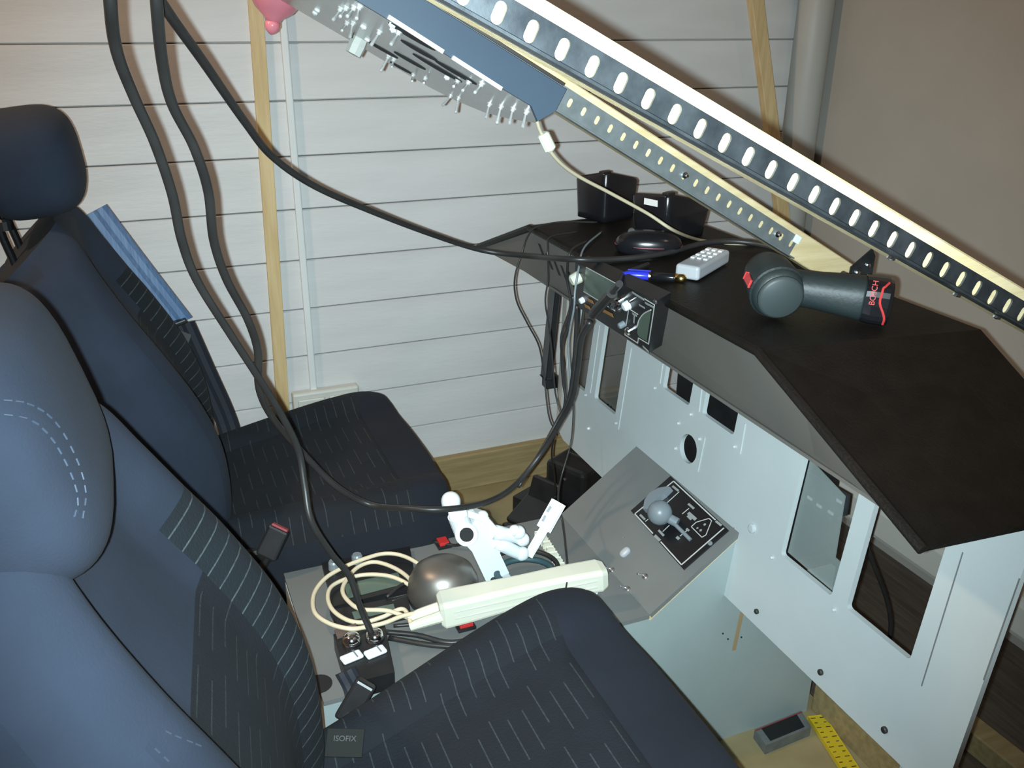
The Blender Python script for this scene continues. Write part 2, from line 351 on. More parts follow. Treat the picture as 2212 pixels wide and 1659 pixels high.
for x, y in ((1561, 1368), (1572, 1380), (1601, 1376)): q = atY(x, y, YN); obj('screw_hole', lathe([(.0016, 0), (.0016, .0015), (0, .0016)], zframe(q, V((0, -1, 0))), sides=8), 'screwdk', pd)
q = onS(1352, 1195); ind = obj('indicator_lens', superell((0, 0, .003), (.011, .007, .006), .7, 14, 8, frame(q, SD, V((0, 1, 0)))), 'remote', pd, True)
for x, y in ((1322, 1232), (1356, 1273), (1394, 1246)):
    q = onS(x, y); tg = obj('toggle_bush', lathe([(.0055, 0), (.0055, .002), (.0035, .0025), (.0035, .007), (0, .007)], zframe(q, SN), sides=12), 'steel', pd)
    obj('toggle_lever', lathe([(.0012, 0), (.0018, .012), (.0016, .0135), (0, .014)], zframe(q+SN*.006, SN-SD*.55), sides=10), 'chrome', tg)
for x, y in ((1348, 1163), (1586, 1140)): q = onS(x, y); obj('screw_head', lathe([(.0018, 0), (.0018, .001), (0, .0014)], zframe(q, SN), sides=8), 'chrome', pd)
# ---- gear lever panel
gp = thing('gear_lever_panel', 'black panel with white outlines and a round grey lever on the pedestal slope', 'control panel', onS(1470, 1130))
gc = [onS(*p, .0) for p in ((1364, 1105), (1450, 1030), (1575, 1147), (1478, 1232))]
obj('face_plate', prism([p for p in gc], SN*.003), 'blackgl', gp)
def gl(pts, w=.0022, m='print_', close=False):
    P = [onS(1350+x*.16275, 1010+y*.16275, .0033) for x, y in pts]
    for a, b in zip(P, P[1:]): obj('print_line', bar(a, b, w, .0005, SN), m, gp)
for l in ([(130, 615), (300, 475)], [(490, 305), (645, 180)], [(645, 180), (1200, 695)], [(130, 615), (370, 875)], [(475, 985), (750, 1290)], [(750, 1290), (1315, 800)]): gl(l)
for l in ([(720, 320), (545, 480)], [(760, 615), (850, 540)], [(270, 715), (310, 685)], [(500, 850), (590, 765)], [(730, 910), (840, 820)], [(880, 785), (945, 725), (1115, 675), (1150, 705), (1075, 895), (1020, 925), (880, 785)]): gl(l, .0014)
for l, w in (([(630, 245), (710, 310)], .004), ([(840, 480), (915, 545)], .004), ([(200, 625), (265, 690)], .004), ([(445, 830), (515, 905)], .004), ([(395, 900), (465, 970)], .005), ([(1205, 710), (1280, 770)], .004), ([(840, 600), (940, 690)], .006), ([(830, 640), (880, 690)], .004), ([(685, 920), (720, 950)], .005), ([(815, 810), (850, 840)], .004), ([(1045, 765), (1072, 745)], .004), ([(990, 835), (1020, 830)], .004), ([(950, 805), (975, 800)], .003)): gl(l, w, 'printg')
q = onS(1350+460*.16275, 1010+605*.16275)
obj('lever_ball', superell((0, 0, 0), (.0215, .0215, .0215), 1, 24, 14, Matrix.Translation(onS(1350+462*.16275, 1010+600*.16275, .032))), 'leverg', gp, True)
p0, p1 = onS(1350+560*.16275, 1010+660*.16275, .022), onS(1350+700*.16275, 1010+735*.16275, .012)
obj('lever_collar', tube([p0, p1], .0085, 12, 2, False), 'leverg', gp)
obj('lever_arm', tube([onS(1350+650*.16275, 1010+740*.16275, .014), onS(1350+870*.16275, 1010+960*.16275, .0045)], .0035, 10, 2, False), 'leverg', gp)
sc = [onS(1350+x*.16275, 1010+y*.16275, .003) for x, y in ((280, 600), (300, 480), (360, 390), (480, 320), (600, 300), (640, 310), (560, 390), (440, 480), (340, 600))]
obj('lever_guard', prism(sc, SN*.012), 'leverg', gp)
q = onS(1350+1135*.16275, 1010+1010*.16275, .003); obj('screw_head', lathe([(.004, 0), (.004, .002), (0, .003)], zframe(q, SN), sides=12), 'leverg', gp)

# ================================================================== GLARESHIELD
XF, XB = .677, .992
gs = thing('glareshield', 'black leatherette glareshield with folded-down wings over the instrument panel', 'glareshield', (.83, 1.19, .7))
TH = .010
Fp = [V((.684, 1.829, .757)), V((XF, 1.538, ZT)), V((XF, .837, ZT)), V((.678, .549, .753))]
Bp = [V((XB, 1.829, .740)), V((XB, 1.575, ZT)), V((XB, .790, ZT)), V((XB, .549, .735))]
for i, nm in ((0, 'wing'), (1, 'top'), (2, 'wing')):
    poly = [Fp[i], Fp[i+1], Bp[i+1], Bp[i]]; n = (poly[1]-poly[0]).cross(poly[3]-poly[0]).normalized(); n = n if n.z > 0 else -n
    b = prism(poly, -n*TH); bmesh.ops.recalc_face_normals(b, faces=b.faces[:]); obj(nm, b, 'leather', gs)
obj('edge_piping', tube([p-V((0, 0, .004)) for p in Fp], .0065, 8, 1, False), 'leather', gs)
bz = .737; bxx = .731
fa = [V((XF+.008, 1.815, .752)), V((XF+.006, 1.538, ZT-.010)), V((XF+.006, .837, ZT-.010)), V((XF+.008, .560, .748))]
lo = [V((bxx, 1.790, bz)), V((bxx, 1.538, bz)), V((bxx-.004, .837, bz)), V((bxx-.008, .585, bz))]
fn = (fa[2]-fa[1]).cross(lo[1]-fa[1]).normalized(); fn = fn if fn.x < 0 else -fn
for i, nm in ((0, 'fascia_wing'), (1, 'fascia_board'), (2, 'fascia_wing')): obj(nm, prism([fa[i], fa[i+1], lo[i+1], lo[i]], -fn*.008), 'fascia', gs)
obj('lower_lip', prism([lo[0]+fn*.001, lo[3]+fn*.001, lo[3]+V((.020, 0, -.006)), lo[0]+V((.020, 0, -.006))], V((0, 0, -.005))), 'fascia', gs)
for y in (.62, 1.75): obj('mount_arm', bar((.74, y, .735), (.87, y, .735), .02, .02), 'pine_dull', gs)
def onF(x, y, h=0): return onP(x, y, fa[1]+fn*h, fn)
FU = V((0, -1, 0)); FV = fn.cross(FU); FV = FV if FV.z > 0 else -FV
# vent slots of the far fascia
for k in range(6):
    x = 1155+k*16; q = onF(x, 531+k*13+ (8 if k > 1 else 0), .0005); obj('vent_slot', box((0, 0, 0), (.010, .034, .001), frame(q, FU, FV)), 'dark', gs)
qa = [onF(*p, .0015) for p in ((1150, 505), (1236, 556), (1236, 640), (1118, 566))]
cb = thing('support_crossbeam', 'pine crossbeam on two legs behind the glareshield carrying the slotted rails', 'beam', (1.02, 1.1, 0))
obj('beam', box((1.020, 1.26, .805), (.040, .80, .045), bev=.002), 'pine_x', cb)
for y in (1.19, 1.40): obj('leg', box((1.075, y, .33), (.045, .045, .92), bev=.002), 'pine', cb); obj('cleat', box((1.055, y, .79), (.06, .05, .025)), 'pine', cb)

# ---- radio unit standing in the fascia
zu = lambda a, b: (1220+a*.14467, 540+b*.14467)
ru = thing('radio_unit', 'black avionics unit with green display and chrome knobs mounted on the fascia', 'avionics unit', onF(1340, 660))
H = .026
c = [onF(*p, H) for p in ((1243, 567), (1418, 650), (1402, 762), (1238, 657))]
obj('case', prism(c, -fn*(H-.001)), 'black', ru)
fc = [c[0]*.985+c[2]*.015, c[1]*.985+c[3]*.015, c[2]*.985+c[0]*.015, c[3]*.985+c[1]*.015]
disp = [onF(*zu(*p), H+.001) for p in ((315, 260), (800, 525), (750, 905), (275, 620))]
obj('display', prism(disp, -fn*.0009), 'gauge', ru)
def fl_(pts, w=.0016, m='print_', h=H+.0012, nm='print_line'):
    P = [onF(*zu(*p), h) for p in pts]
    for a, b in zip(P, P[1:]): obj(nm, bar(a, b, w, .0006, fn), m, ru)
for l in ([(320, 258), (805, 522)], [(280, 620), (750, 910)], [(960, 880), (1090, 960)], [(955, 880), (915, 1130)], [(895, 1265), (1085, 1390)], [(1190, 730), (1340, 820)], [(1340, 820), (1250, 1405)], [(1100, 1315), (1250, 1405)], [(895, 1265), (905, 1220)], [(1100, 1315), (1088, 1390)]): fl_(l)
for l, w_ in (([(1010, 635), (1180, 740)], .0035), ([(1200, 790), (1325, 855)], .0035), ([(1110, 820), (1190, 865)], .003), ([(1010, 950), (1070, 980)], .004), ([(1040, 980), (1030, 1090)], .003), ([(1165, 1440), (1250, 1520)], .004)): fl_(l, w_, 'printg')
for l in ([(300, 830), (375, 870)], [(530, 880), (715, 980)], [(340, 740), (420, 780)]): fl_(l, .007, 'amber', nm='amber_label')
arc = [onF(*zu(*p), H+.001) for p in ((1285, 895), (1180, 950), (1110, 1040), (1085, 1130), (1080, 1230), (1100, 1290), (1215, 1360), (1240, 1200))]
obj('dial_glass', prism(arc, -fn*.0009), 'gauge', ru)
obj('dial_rim', tube([onF(*zu(*p), H+.002) for p in ((1285, 895), (1180, 950), (1110, 1040), (1085, 1130))], .0009, 6), 'print_', ru)
def knob(p, r, h, m, nm='knob'): obj(nm, lathe([(r, 0), (r*.96, h*.8), (r*.7, h), (0, h)], zframe(onF(*zu(*p), H), fn), sides=16), m, ru, False)
knob((765, 790), .0075, .012, 'chrome'); knob((870, 735), .0055, .012, 'chrome'); knob((955, 815), .0075, .010, 'wplastic'); knob((860, 860), .0040, .008, 'steel'); knob((1005, 745), .003, .006, 'steel')
knob((215, 400), .0105, .016, 'cream'); knob((280, 740), .0055, .008, 'wplastic'); knob((885, 1100), .0055, .010, 'leverg'); knob((985, 1195), .0065, .009, 'chrome'); knob((440, 915), .003, .004, 'steel'); knob((1360, 770), .0035, .003, 'steel')

# ================================================================== RAILS AND OVERHEAD
def rail(name, label, p, q, Y, height, s0, s1, wood0, wood1, slots, slot_h, wd, wood_h, pitch, off, mz='zinc', sw=.0037, sh=.0064):
    a, b = atY(*p, Y), atY(*q, Y); d = (b-a).normalized(); n = V((-d.z, 0, d.x))
    r = thing(name, label, 'rail', a+d*(s0+s1)/2)
    mt = frame(a, d, n, d.cross(n))
    holes = [rrect(off+pitch*k-sw, slot_h-sh, off+pitch*k+sw, slot_h+sh, sw*.97) for k in slots]
    obj('slotted_leg', plate([[(s0, 0), (s1, 0), (s1, height), (s0, height)]]+holes, .0018, mt), mz, r)
    fy = mt @ V((0, 0, 1)) - a; sgn = -1 if fy.y > 0 else 1
    obj('flange', box(((s0+s1)/2, .001, sgn*.007), (s1-s0, .0018, .014), mt), mz, r)
    zc = -sgn*(wd/2+.0012)
    obj('batten', box(((wood0+wood1)/2, wood_h/2+.001, zc), (wood1-wood0, wood_h, wd), mt, .0015, 1), 'pine_x', r)
    return r, mt, sgn
r1, m1, s1_ = rail('slotted_rail', 'bright galvanised slotted rail on pine batten, the wide-slotted one passing above the glareshield wing', (1100, 90), (2212, 714), .50, .0205, -.75, .90, -.75, .93, range(-30, 40), .0105, .024, .0285, .0219, .0094)
for k in (3, 9, 13, 18): obj('bolt', lathe([(.003, 0), (.003, .002), (0, .0028)], m1 @ Matrix.Translation((.30+k*.014, -.001, s1_*.004)) @ Matrix.Rotation(math.pi/2, 4, 'X'), sides=8), 'chrome', r1)
r2, m2, s2_ = rail('slotted_rail', 'dull galvanised slotted rail with small slots ending on the glareshield beside the overhead panel', (1204, 245), (1654, 525), 1.045, .0325, -.62, .44, -.70, .575, range(-26, 20), .0185, .026, .041, .0223, .0085, 'zinc2', .0032, .0056)
for k in (.208, .399): obj('bolt', lathe([(.0045, 0), (.0045, .003), (.002, .004), (.002, .009), (0, .009)], m2 @ Matrix.Translation((k, .019, s2_*.0009)) @ (Matrix.Rotation(math.pi, 4, 'X') if s2_ < 0 else I4), sides=10), 'chrome', r2)
obj('end_clip', box((.437, .028, s2_*.002), (.012, .012, .004), m2, .001), 'wplastic', r2)
q = atY(1700, 545, 1.03); obj('end_foot', prism([V((q.x-.02, q.y, ZT+.001)), V((q.x+.022, q.y, ZT+.001)), V((q.x+.004, q.y, ZT+.030)), V((q.x-.004, q.y, ZT+.030))], V((0, .010, 0))), 'zinc', r2)
bk = [V((.985, 1.030, ZT+.001)), V((1.030, 1.030, ZT-.013)), V((1.030, 1.030, ZT+.035)), V((1.022, 1.030, ZT+.048)), V((.985, 1.030, ZT+.022))]
obj('foot_bracket', prism(bk, V((0, -.002, 0))), 'zinc', r2)
for i, (x, z) in enumerate(((1.0, ZT+.012), (1.018, ZT+.022))): obj('bolt', lathe([(.0035, 0), (.0035, .003), (0, .004)], zframe(V((x, 1.028, z)), V((0, -1, 0))), sides=8), 'chrome', r2)
obj('support_leg', box((1.03, .515, .411), (.045, .045, .822), bev=.002), 'pine', r1)
# wooden strut leaning against the wall behind
p, q = atY(1624, -60, 2.02), atY(1686, 440, 2.02); d = (q-p).normalized(); e = q+d*((.03-q.z)/d.z)
st = tag(obj('wooden_strut', bar(p-d*.5, e, .036, .024, V((0, 1, 0)), .002), 'pine'), 'bare pine strut leaning in front of the far wall beside the corner pipe', 'wooden strut')

# overhead panel: parallel to the rails, underside full of toggles
YO = 1.0
A, B = atY(771, 0, YO), atY(1148, 228, YO); D = (B-A).normalized(); N = V((-D.z, 0, D.x)); 
OM = frame(B, D, V((0, 1, 0)), D.cross(V((0, 1, 0))))         # z of this frame points down out of the face or up
Dn = -N
def onO(x, y, h=0): return onP(x, y, B+Dn*h, N)
ov = thing('overhead_panel', 'blue-grey overhead switch panel with rows of chrome toggles hanging on the rails', 'overhead panel', B)
def o2(x, y): q = onO(x, y)-B; return (q.dot(D), q.y+B.y)
pts = [o2(1162, 268), o2(1100, 258), o2(1050, 245), o2(985, 218), o2(930, 190), o2(830, 132), o2(760, 90)]
poly = [(-.70, YO), (o2(1148, 228)[0]-.004, YO), (o2(1148, 228)[0]+.012, YO+.006)]+pts+[(-.62, pts[-1][1]-.03), (-.70, pts[-1][1]-.03)]
P3 = [B+D*u+V((0, v-B.y, 0)) for u, v in poly]
obj('body', prism([p+N*.002 for p in P3], N*.030), 'blue', ov)
obj('face', prism([p+(V((sum(k.x for k in P3), sum(k.y for k in P3), sum(k.z for k in P3)))/len(P3)-p)*.012 for p in P3], N*.0025), 'ovh', ov)
hN = max(.02, (atY(1224, 193, YO)-B).dot(N))
sf = [atY(*p, YO-.001) for p in ((1148, 229), (1162, 262), (1200, 240), (1224, 193))]
L = [sf[0]-D*.75, sf[0], sf[1], sf[2], sf[3], sf[3]-D*.75]
obj('side_plate', prism(L, V((0, .006, 0))), 'blue', ov)
obj('trim_rod', bar(sf[3]-D*.75+N*.003, sf[3]-D*.006+N*.003, .004, .003, N), 'steel', ov)
for a, b in (((838, 36), (957, 112)), ((977, 124), (1083, 192))):
    p, q = atY(*a, YO-.004), atY(*b, YO-.004); obj('insert_edge', bar(p, q, .004, .0045, N), 'acryl', ov)
for cx, cy, ln in ((826, 108, .05), (890, 80, .06), (885, 132, .05), (945, 148, .075), (985, 158, .06), (867, 148, .04), (905, 110, .05)):
    q = onO(cx, cy, .0008); obj('gauge_hole', prism([q+D*(ln/2*math.cos(t))+V((0, .020*math.sin(t), 0)) for t in (2*math.pi*k/18 for k in range(18))], N*.0007), 'dark', ov)
for cx, cy in ((686, 20), (681, 26), (786, 56), (794, 84), (848, 52), (850, 62), (966, 166)): q = onO(cx, cy); obj('lamp_lens', lathe([(.004, 0), (.004, .003), (0, .005)], zframe(q, Dn), sides=10), 'acryl', ov)
q = onO(778, 84); kb = obj('selector_knob', lathe([(.012, 0), (.013, .010), (.012, .024), (0, .025)], zframe(q, Dn), sides=8), 'outlet', ov)
for bx_, by_, tx, ty in ((894, 160, 891, 180), (920, 167, 915, 185), (990, 172, 976, 189), (1014, 174, 999, 194), (1042, 178, 1025, 198), (975, 205, 960, 221), (992, 210, 988, 233), (1059, 223, 1053, 247), (1084, 228, 1078, 254), (1110, 233, 1104, 259), (1139, 239, 1133, 266),
    (737, 16, 721, 38), (749, 14, 733, 35), (766, 13, 748, 34), (778, 11, 772, 40), (751, 47, 737, 66), (764, 47, 759, 74), (821, 66, 806, 89), (863, 66, 847, 90), (840, 120, 829, 141), (852, 126, 847, 147)):
    q = onO(bx_, by_); tp = onO(tx, ty, .016); dv = (tp-q).normalized()
    dv = (dv+Dn*.9).normalized() if dv.dot(Dn) < .3 else dv
    tb = obj('toggle_bush', lathe([(.0042, 0), (.0042, .0016), (.0030, .002), (.0030, .005), (0, .005)], zframe(q, Dn), sides=10), 'toggle', ov)
    obj('toggle_lever', lathe([(.0014, 0), (.0016, .008), (.0024, .020), (.0020, .0225), (0, .023)], zframe(q+Dn*.004, dv), sides=8), 'toggle', tb)
# pink thing hanging at the top
q = atY(596, -10, 1.62); xd = (atY(640, -10, 1.62)-q).normalized(); yd = (atY(590, 40, 1.62)-q).normalized()
pk = thing('pink_balloon', 'glossy pink balloon-like toy hanging beside the overhead panel', 'balloon', q)
obj('bulb', lathe([(r_*1.28, z_*1.28) for r_, z_ in [(.0, .075), (.026, .066), (.040, .045), (.043, .022), (.036, .0), (.024, -.018), (.011, -.028), (.009, -.032)]], zframe(q, -yd), sides=24), 'pink', pk, True)
obj('neck', lathe([(r_*1.28, z_*1.28) for r_, z_ in [(.009, -.031), (.010, -.037), (.0075, -.043), (.003, -.047), (0, -.048)]], zframe(q, -yd), sides=16), 'pink', pk, True)
obj('string', tube([q-yd*.09, q-yd*.6], .0008, 5, 2, False), 'wplastic', pk)

# ================================================================== THINGS ON THE GLARESHIELD
def speaker(name, label, base, ang, w, d, h, taper, stick):
    r = thing(name, label, 'speaker', base, 'small black desktop speakers'); B_ = V(base); ca, sa = math.cos(ang), math.sin(ang)
    mt = Matrix.Translation(B_) @ Matrix.Rotation(ang, 4, 'Z')
    vd = V((B_.x-CAM.x, B_.y-CAM.y, 0)).normalized()
    b = bmesh.new(); rings = []
    for k, (z, s, sh) in enumerate(((0, 1-taper, 0), (.012, 1-taper*.85, 0), (h*.5, 1-taper*.4, 0), (h-.004, 1, 0), (h, .96, 0))):
        lp = rrect(-w/2*s, -d/2*s, w/2*s, d/2*s, .012); rings.append([b.verts.new(mtz(mt, x, y, z)-V((0, 0, (.42*max(0, ((mtz(mt, x, y, 0)-B_).dot(vd)+.045)) if z > h*.9 else 0)))) for x, y in lp])
    n = len(rings[0])
    for P_, Q_ in zip(rings, rings[1:]):
        for k in range(n): b.faces.new((P_[k], P_[(k+1) % n], Q_[(k+1) % n], Q_[k]))
    b.faces.new(rings[0][::-1]); b.faces.new(rings[-1]); cb_ = obj('cabinet', b, 'blackgl', r)
    for p in cb_.data.polygons: p.use_smooth = len(p.vertices) == 4 and abs(p.normal.z) < .6
    obj('top_button', box((-w*.30, -d*.25, h-.006), (.020, .014, .012), mt, .0015), 'black', r)
    if stick: obj('sticker', box((-w/2*(1-taper*.12)-.0002, -d*.05, h*.80), (.0012, .030, .011), mt), 'label', r)
    for k in (-1, 1): obj('rubber_foot', lathe([(.006, 0), (.006, .002)], mt @ Matrix.Translation((k*w*.25, 0, -.0015)), sides=10), 'rubber', r)
    return r
def mtz(m, x, y, z): return m @ V((x, y, z))
speaker('desktop_speaker', 'black boxy desktop speaker against the wall side of the glareshield', (.845, 1.552, ZT+.0015), math.radians(16), .092, .088, .094, .08, False)
speaker('desktop_speaker', 'black desktop speaker with white sticker in front of its twin', (.880, 1.372, ZT+.0015), math.radians(19), .128, .088, .086, .14, True)
# mouse
q = atZ(1400, 545, ZT); ms = thing('computer_mouse', 'black computer mouse with a red edge line on the glareshield', 'mouse', q)
mt = Matrix.Translation(q+V((0, 0, .001))) @ Matrix.Rotation(math.radians(-30), 4, 'Z')
b = superell((0, 0, .012), (.056, .031, .026), .85, 28, 16, mt); 
for v in b.verts: v.co.z = max(v.co.z, ZT+.001)
obj('shell', b, 'blackgl', ms, True)
obj('red_line', tube([mt @ V((.056*math.cos(a)*1.005, -.031*math.sin(a)*1.005, .013)) for a in (math.pi*k/14 for k in range(-2, 17))], .0009, 6, 2), 'redd', ms)
obj('wheel', lathe([(.006, -.003), (.006, .003)], mt @ Matrix.Translation((-.03, 0, .034)) @ Matrix.Rotation(math.pi/2, 4, 'X'), sides=12), 'rubber', ms)
# remote control
c4 = [atZ(*p, ZT+.0005) for p in ((1458, 602), (1511, 611), (1572, 570), (1524, 562))]
cx = sum((p for p in c4), V())/4; ex = ((c4[1]-c4[0])+(c4[2]-c4[3]))/2; ey = ((c4[3]-c4[0])+(c4[2]-c4[1]))/2
wx, wy = ex.length, ey.length; rm = thing('remote_control', 'silver-grey remote control with white buttons lying on the glareshield', 'remote control', cx)
mt = frame(cx, ex, V((0, 0, 1)).cross(ex))
obj('case', box((0, 0, .0125), (wx, wy, .022), mt, .005, 3), 'remote', rm)
for i in range(4):
    for k in range(3): obj('button', box(((k-1)*wx*.27, -wy*.12+i*wy*.155, .0245), (wx*.17, wy*.085, .003), mt, .001), 'button', rm)
# pen
p, q = atZ(1342, 592, ZT+.007), atZ(1484, 602, ZT+.007); pn = thing('ballpoint_pen', 'thick pen with blue cap, black barrel and gold end beside the remote', 'pen', (p+q)/2)
dd = (q-p); Ln = dd.length; mt = zframe(p, dd)
obj('cap', lathe([(.0, 0), (.0035, .002), (.0062, .012), (.0066, Ln*.42), (.006, Ln*.43)], mt, sides=16), 'penblue', pn, True)
obj('cap_ring', lathe([(.0068, Ln*.42), (.0068, Ln*.45)], mt, sides=16), 'gold', pn)
obj('barrel', lathe([(.0062, Ln*.45), (.0066, Ln*.8), (.0062, Ln*.82)], mt, sides=16), 'blackgl', pn, True)
obj('gold_end', lathe([(.0068, Ln*.82), (.0066, Ln*.95), (.004, Ln*.99), (0, Ln)], mt, sides=16), 'gold', pn, True)
obj('clip', bar(p+V((0, 0, .008))+dd*.1, p+V((0, 0, .008))+dd*.45, .003, .0015), 'penblue', pn)
# cordless driver
dr = thing('cordless_driver', 'stubby dark green-grey cordless screwdriver lying on the glareshield with black battery end', 'power tool', atZ(1760, 680, ZT))
hc = atZ(1674, 622, ZT+.040); fwd = (atZ(1700, 664, ZT+.034)-atZ(1654, 586, ZT+.052)).normalized()
hm = zframe(hc, fwd)
obj('motor_head', lathe([(0, -.066), (.016, -.064), (.027, -.056), (.034, -.035), (.0365, .0), (.035, .016), (.031, .026)], hm, sides=28), 'drill', dr, True)
obj('chuck_face', lathe([(.0305, .0255), (.030, .029), (.026, .032), (0, .0325)], hm, sides=28), 'drillface', dr, True)
obj('torque_ring', lathe([(.0360, .004), (.0375, .006), (.0372, .013), (.0350, .015)], hm, sides=28), 'drill', dr)
for ph in (2.3, 2.6): obj('vent_mark', box((0, 0, 0), (.004, .004, .001), hm @ Matrix.Rotation(ph, 4, 'Z') @ Matrix.Translation((.035, 0, .0))), 'print_', dr)
sl_ = hm.to_3x3().inverted() @ ((CAM-hc).normalized()*.5-rt*.9+up*.1); sa_ = math.atan2(sl_.y, sl_.x)
obj('red_slider', box((.0365, 0, -.004), (.004, .008, .026), hm @ Matrix.Rotation(sa_, 4, 'Z'), .0015), 'drillred', dr)
he = atZ(1922, 652, ZT+.033); hs = hc+fwd*-.012
hd = (he-hs); hl = hd.length; mt2 = zframe(hs, hd, V((0, 0, 1)))
def oval(b, secs, mt, n=24):
    rings = []
    for z, a, c_, e in secs:
        f = lambda v: math.copysign(abs(v)**e, v); rings.append([b.verts.new(mt @ V((a*f(math.cos(2*math.pi*k/n)), c_*f(math.sin(2*math.pi*k/n)), z))) for k in range(n)])
    for P_, Q_ in zip(rings, rings[1:]):
        for k in range(n): b.faces.new((P_[k], P_[(k+1) % n], Q_[(k+1) % n], Q_[k]))
    b.faces.new(rings[0][::-1]); b.faces.new(rings[-1]); return b
obj('handle', oval(bmesh.new(), ((0, .024, .027, .9), (.03, .0235, .026, .85), (.06, .0245, .0265, .85), (hl*.62, .027, .0295, .8), (hl*.76, .0285, .0315, .75), (hl*.78, .028, .031, .75)), mt2), 'drill', dr, True)
bt = obj('battery', oval(bmesh.new(), ((hl*.78, .0290, .0325, .7), (hl*.84, .0300, .0335, .65), (hl*.97, .0300, .0335, .65), (hl, .028, .031, .7)), mt2), 'blackgl', dr, False)
f65 = lambda v: math.copysign(abs(v)**.65, v)
def onbat(pts, w_):
    P_ = [mt2 @ V((.0300*f65(math.cos(a)), .0335*f65(math.sin(a)), hl*z)) for a, z in pts]
    obj('red_stripe', tube(P_, w_, 6, 3), 'drillred', bt)
def cdir(): # angle round the battery that faces the camera
    o = mt2 @ V((0, 0, hl*.9)); v = mt2.to_3x3().inverted() @ (CAM-o); return math.atan2(v.y, v.x)
a0 = cdir(); onbat(((a0+1.0, .965), (a0+.62, .965), (a0+.38, .945), (a0+.2, .90), (a0-.2, .90), (a0-.5, .905), (a0-.62, .92), (a0-.95, .95)), .0016)
tp = mt2 @ V((.0312*f65(math.cos(a0-.15)), .0345*f65(math.sin(a0-.15)), hl*.835)); tz = (mt2.to_3x3() @ V((math.cos(a0-.15), math.sin(a0-.15), 0))).normalized(); tx_ = tz.cross(hd.normalized())
tx_ = tx_ if tx_.z > 0 else -tx_
obj('lettering', text('BOSCH', .0098, frame(tp, tx_, tz.cross(tx_), tz)), 'drillred', bt)

# ================================================================== SEATS
def cr(tab, t):
    n = len(tab)-1; x = max(0, min(.99999, t))*n; i = int(x); f = x-i
    g = lambda k: tab[max(0, min(n, k))]
    a, b, c, d = g(i-1), g(i), g(i+1), g(i+2)
    return .5*((2*b)+(c-a)*f+(2*a-5*b+4*c-d)*f*f+(3*b-a-3*c+d)*f**3)
def sst(x, a, b): t = max(0, min(1, (x-a)/(b-a))); return t*t*(3-2*t)
def patch(name, G, uvs, i0, i1, js, m, parent):
    """sub-grid of a lofted surface as a part of its own"""
    me = bpy.data.meshes.new(name); idx = {}; vs2 = []; fs = []; uu = []
    def vi(i, j):
        if (i, j) not in idx: idx[(i, j)] = len(vs2); vs2.append(G[i][j]); uu.append(uvs[i][j])
        return idx[(i, j)]
    nj = len(G[0])
    for i in range(i0, i1):
        for j in js: fs.append((vi(i, j % nj), vi(i, (j+1) % nj), vi(i+1, (j+1) % nj), vi(i+1, j % nj)))
    me.from_pydata([tuple(v) for v in vs2], [], fs); ul = me.uv_layers.new(name='UVMap')
    for lp in me.loops: ul.data[lp.index].uv = uu[lp.vertex_index]
    return obj(name, me, m, parent, True)
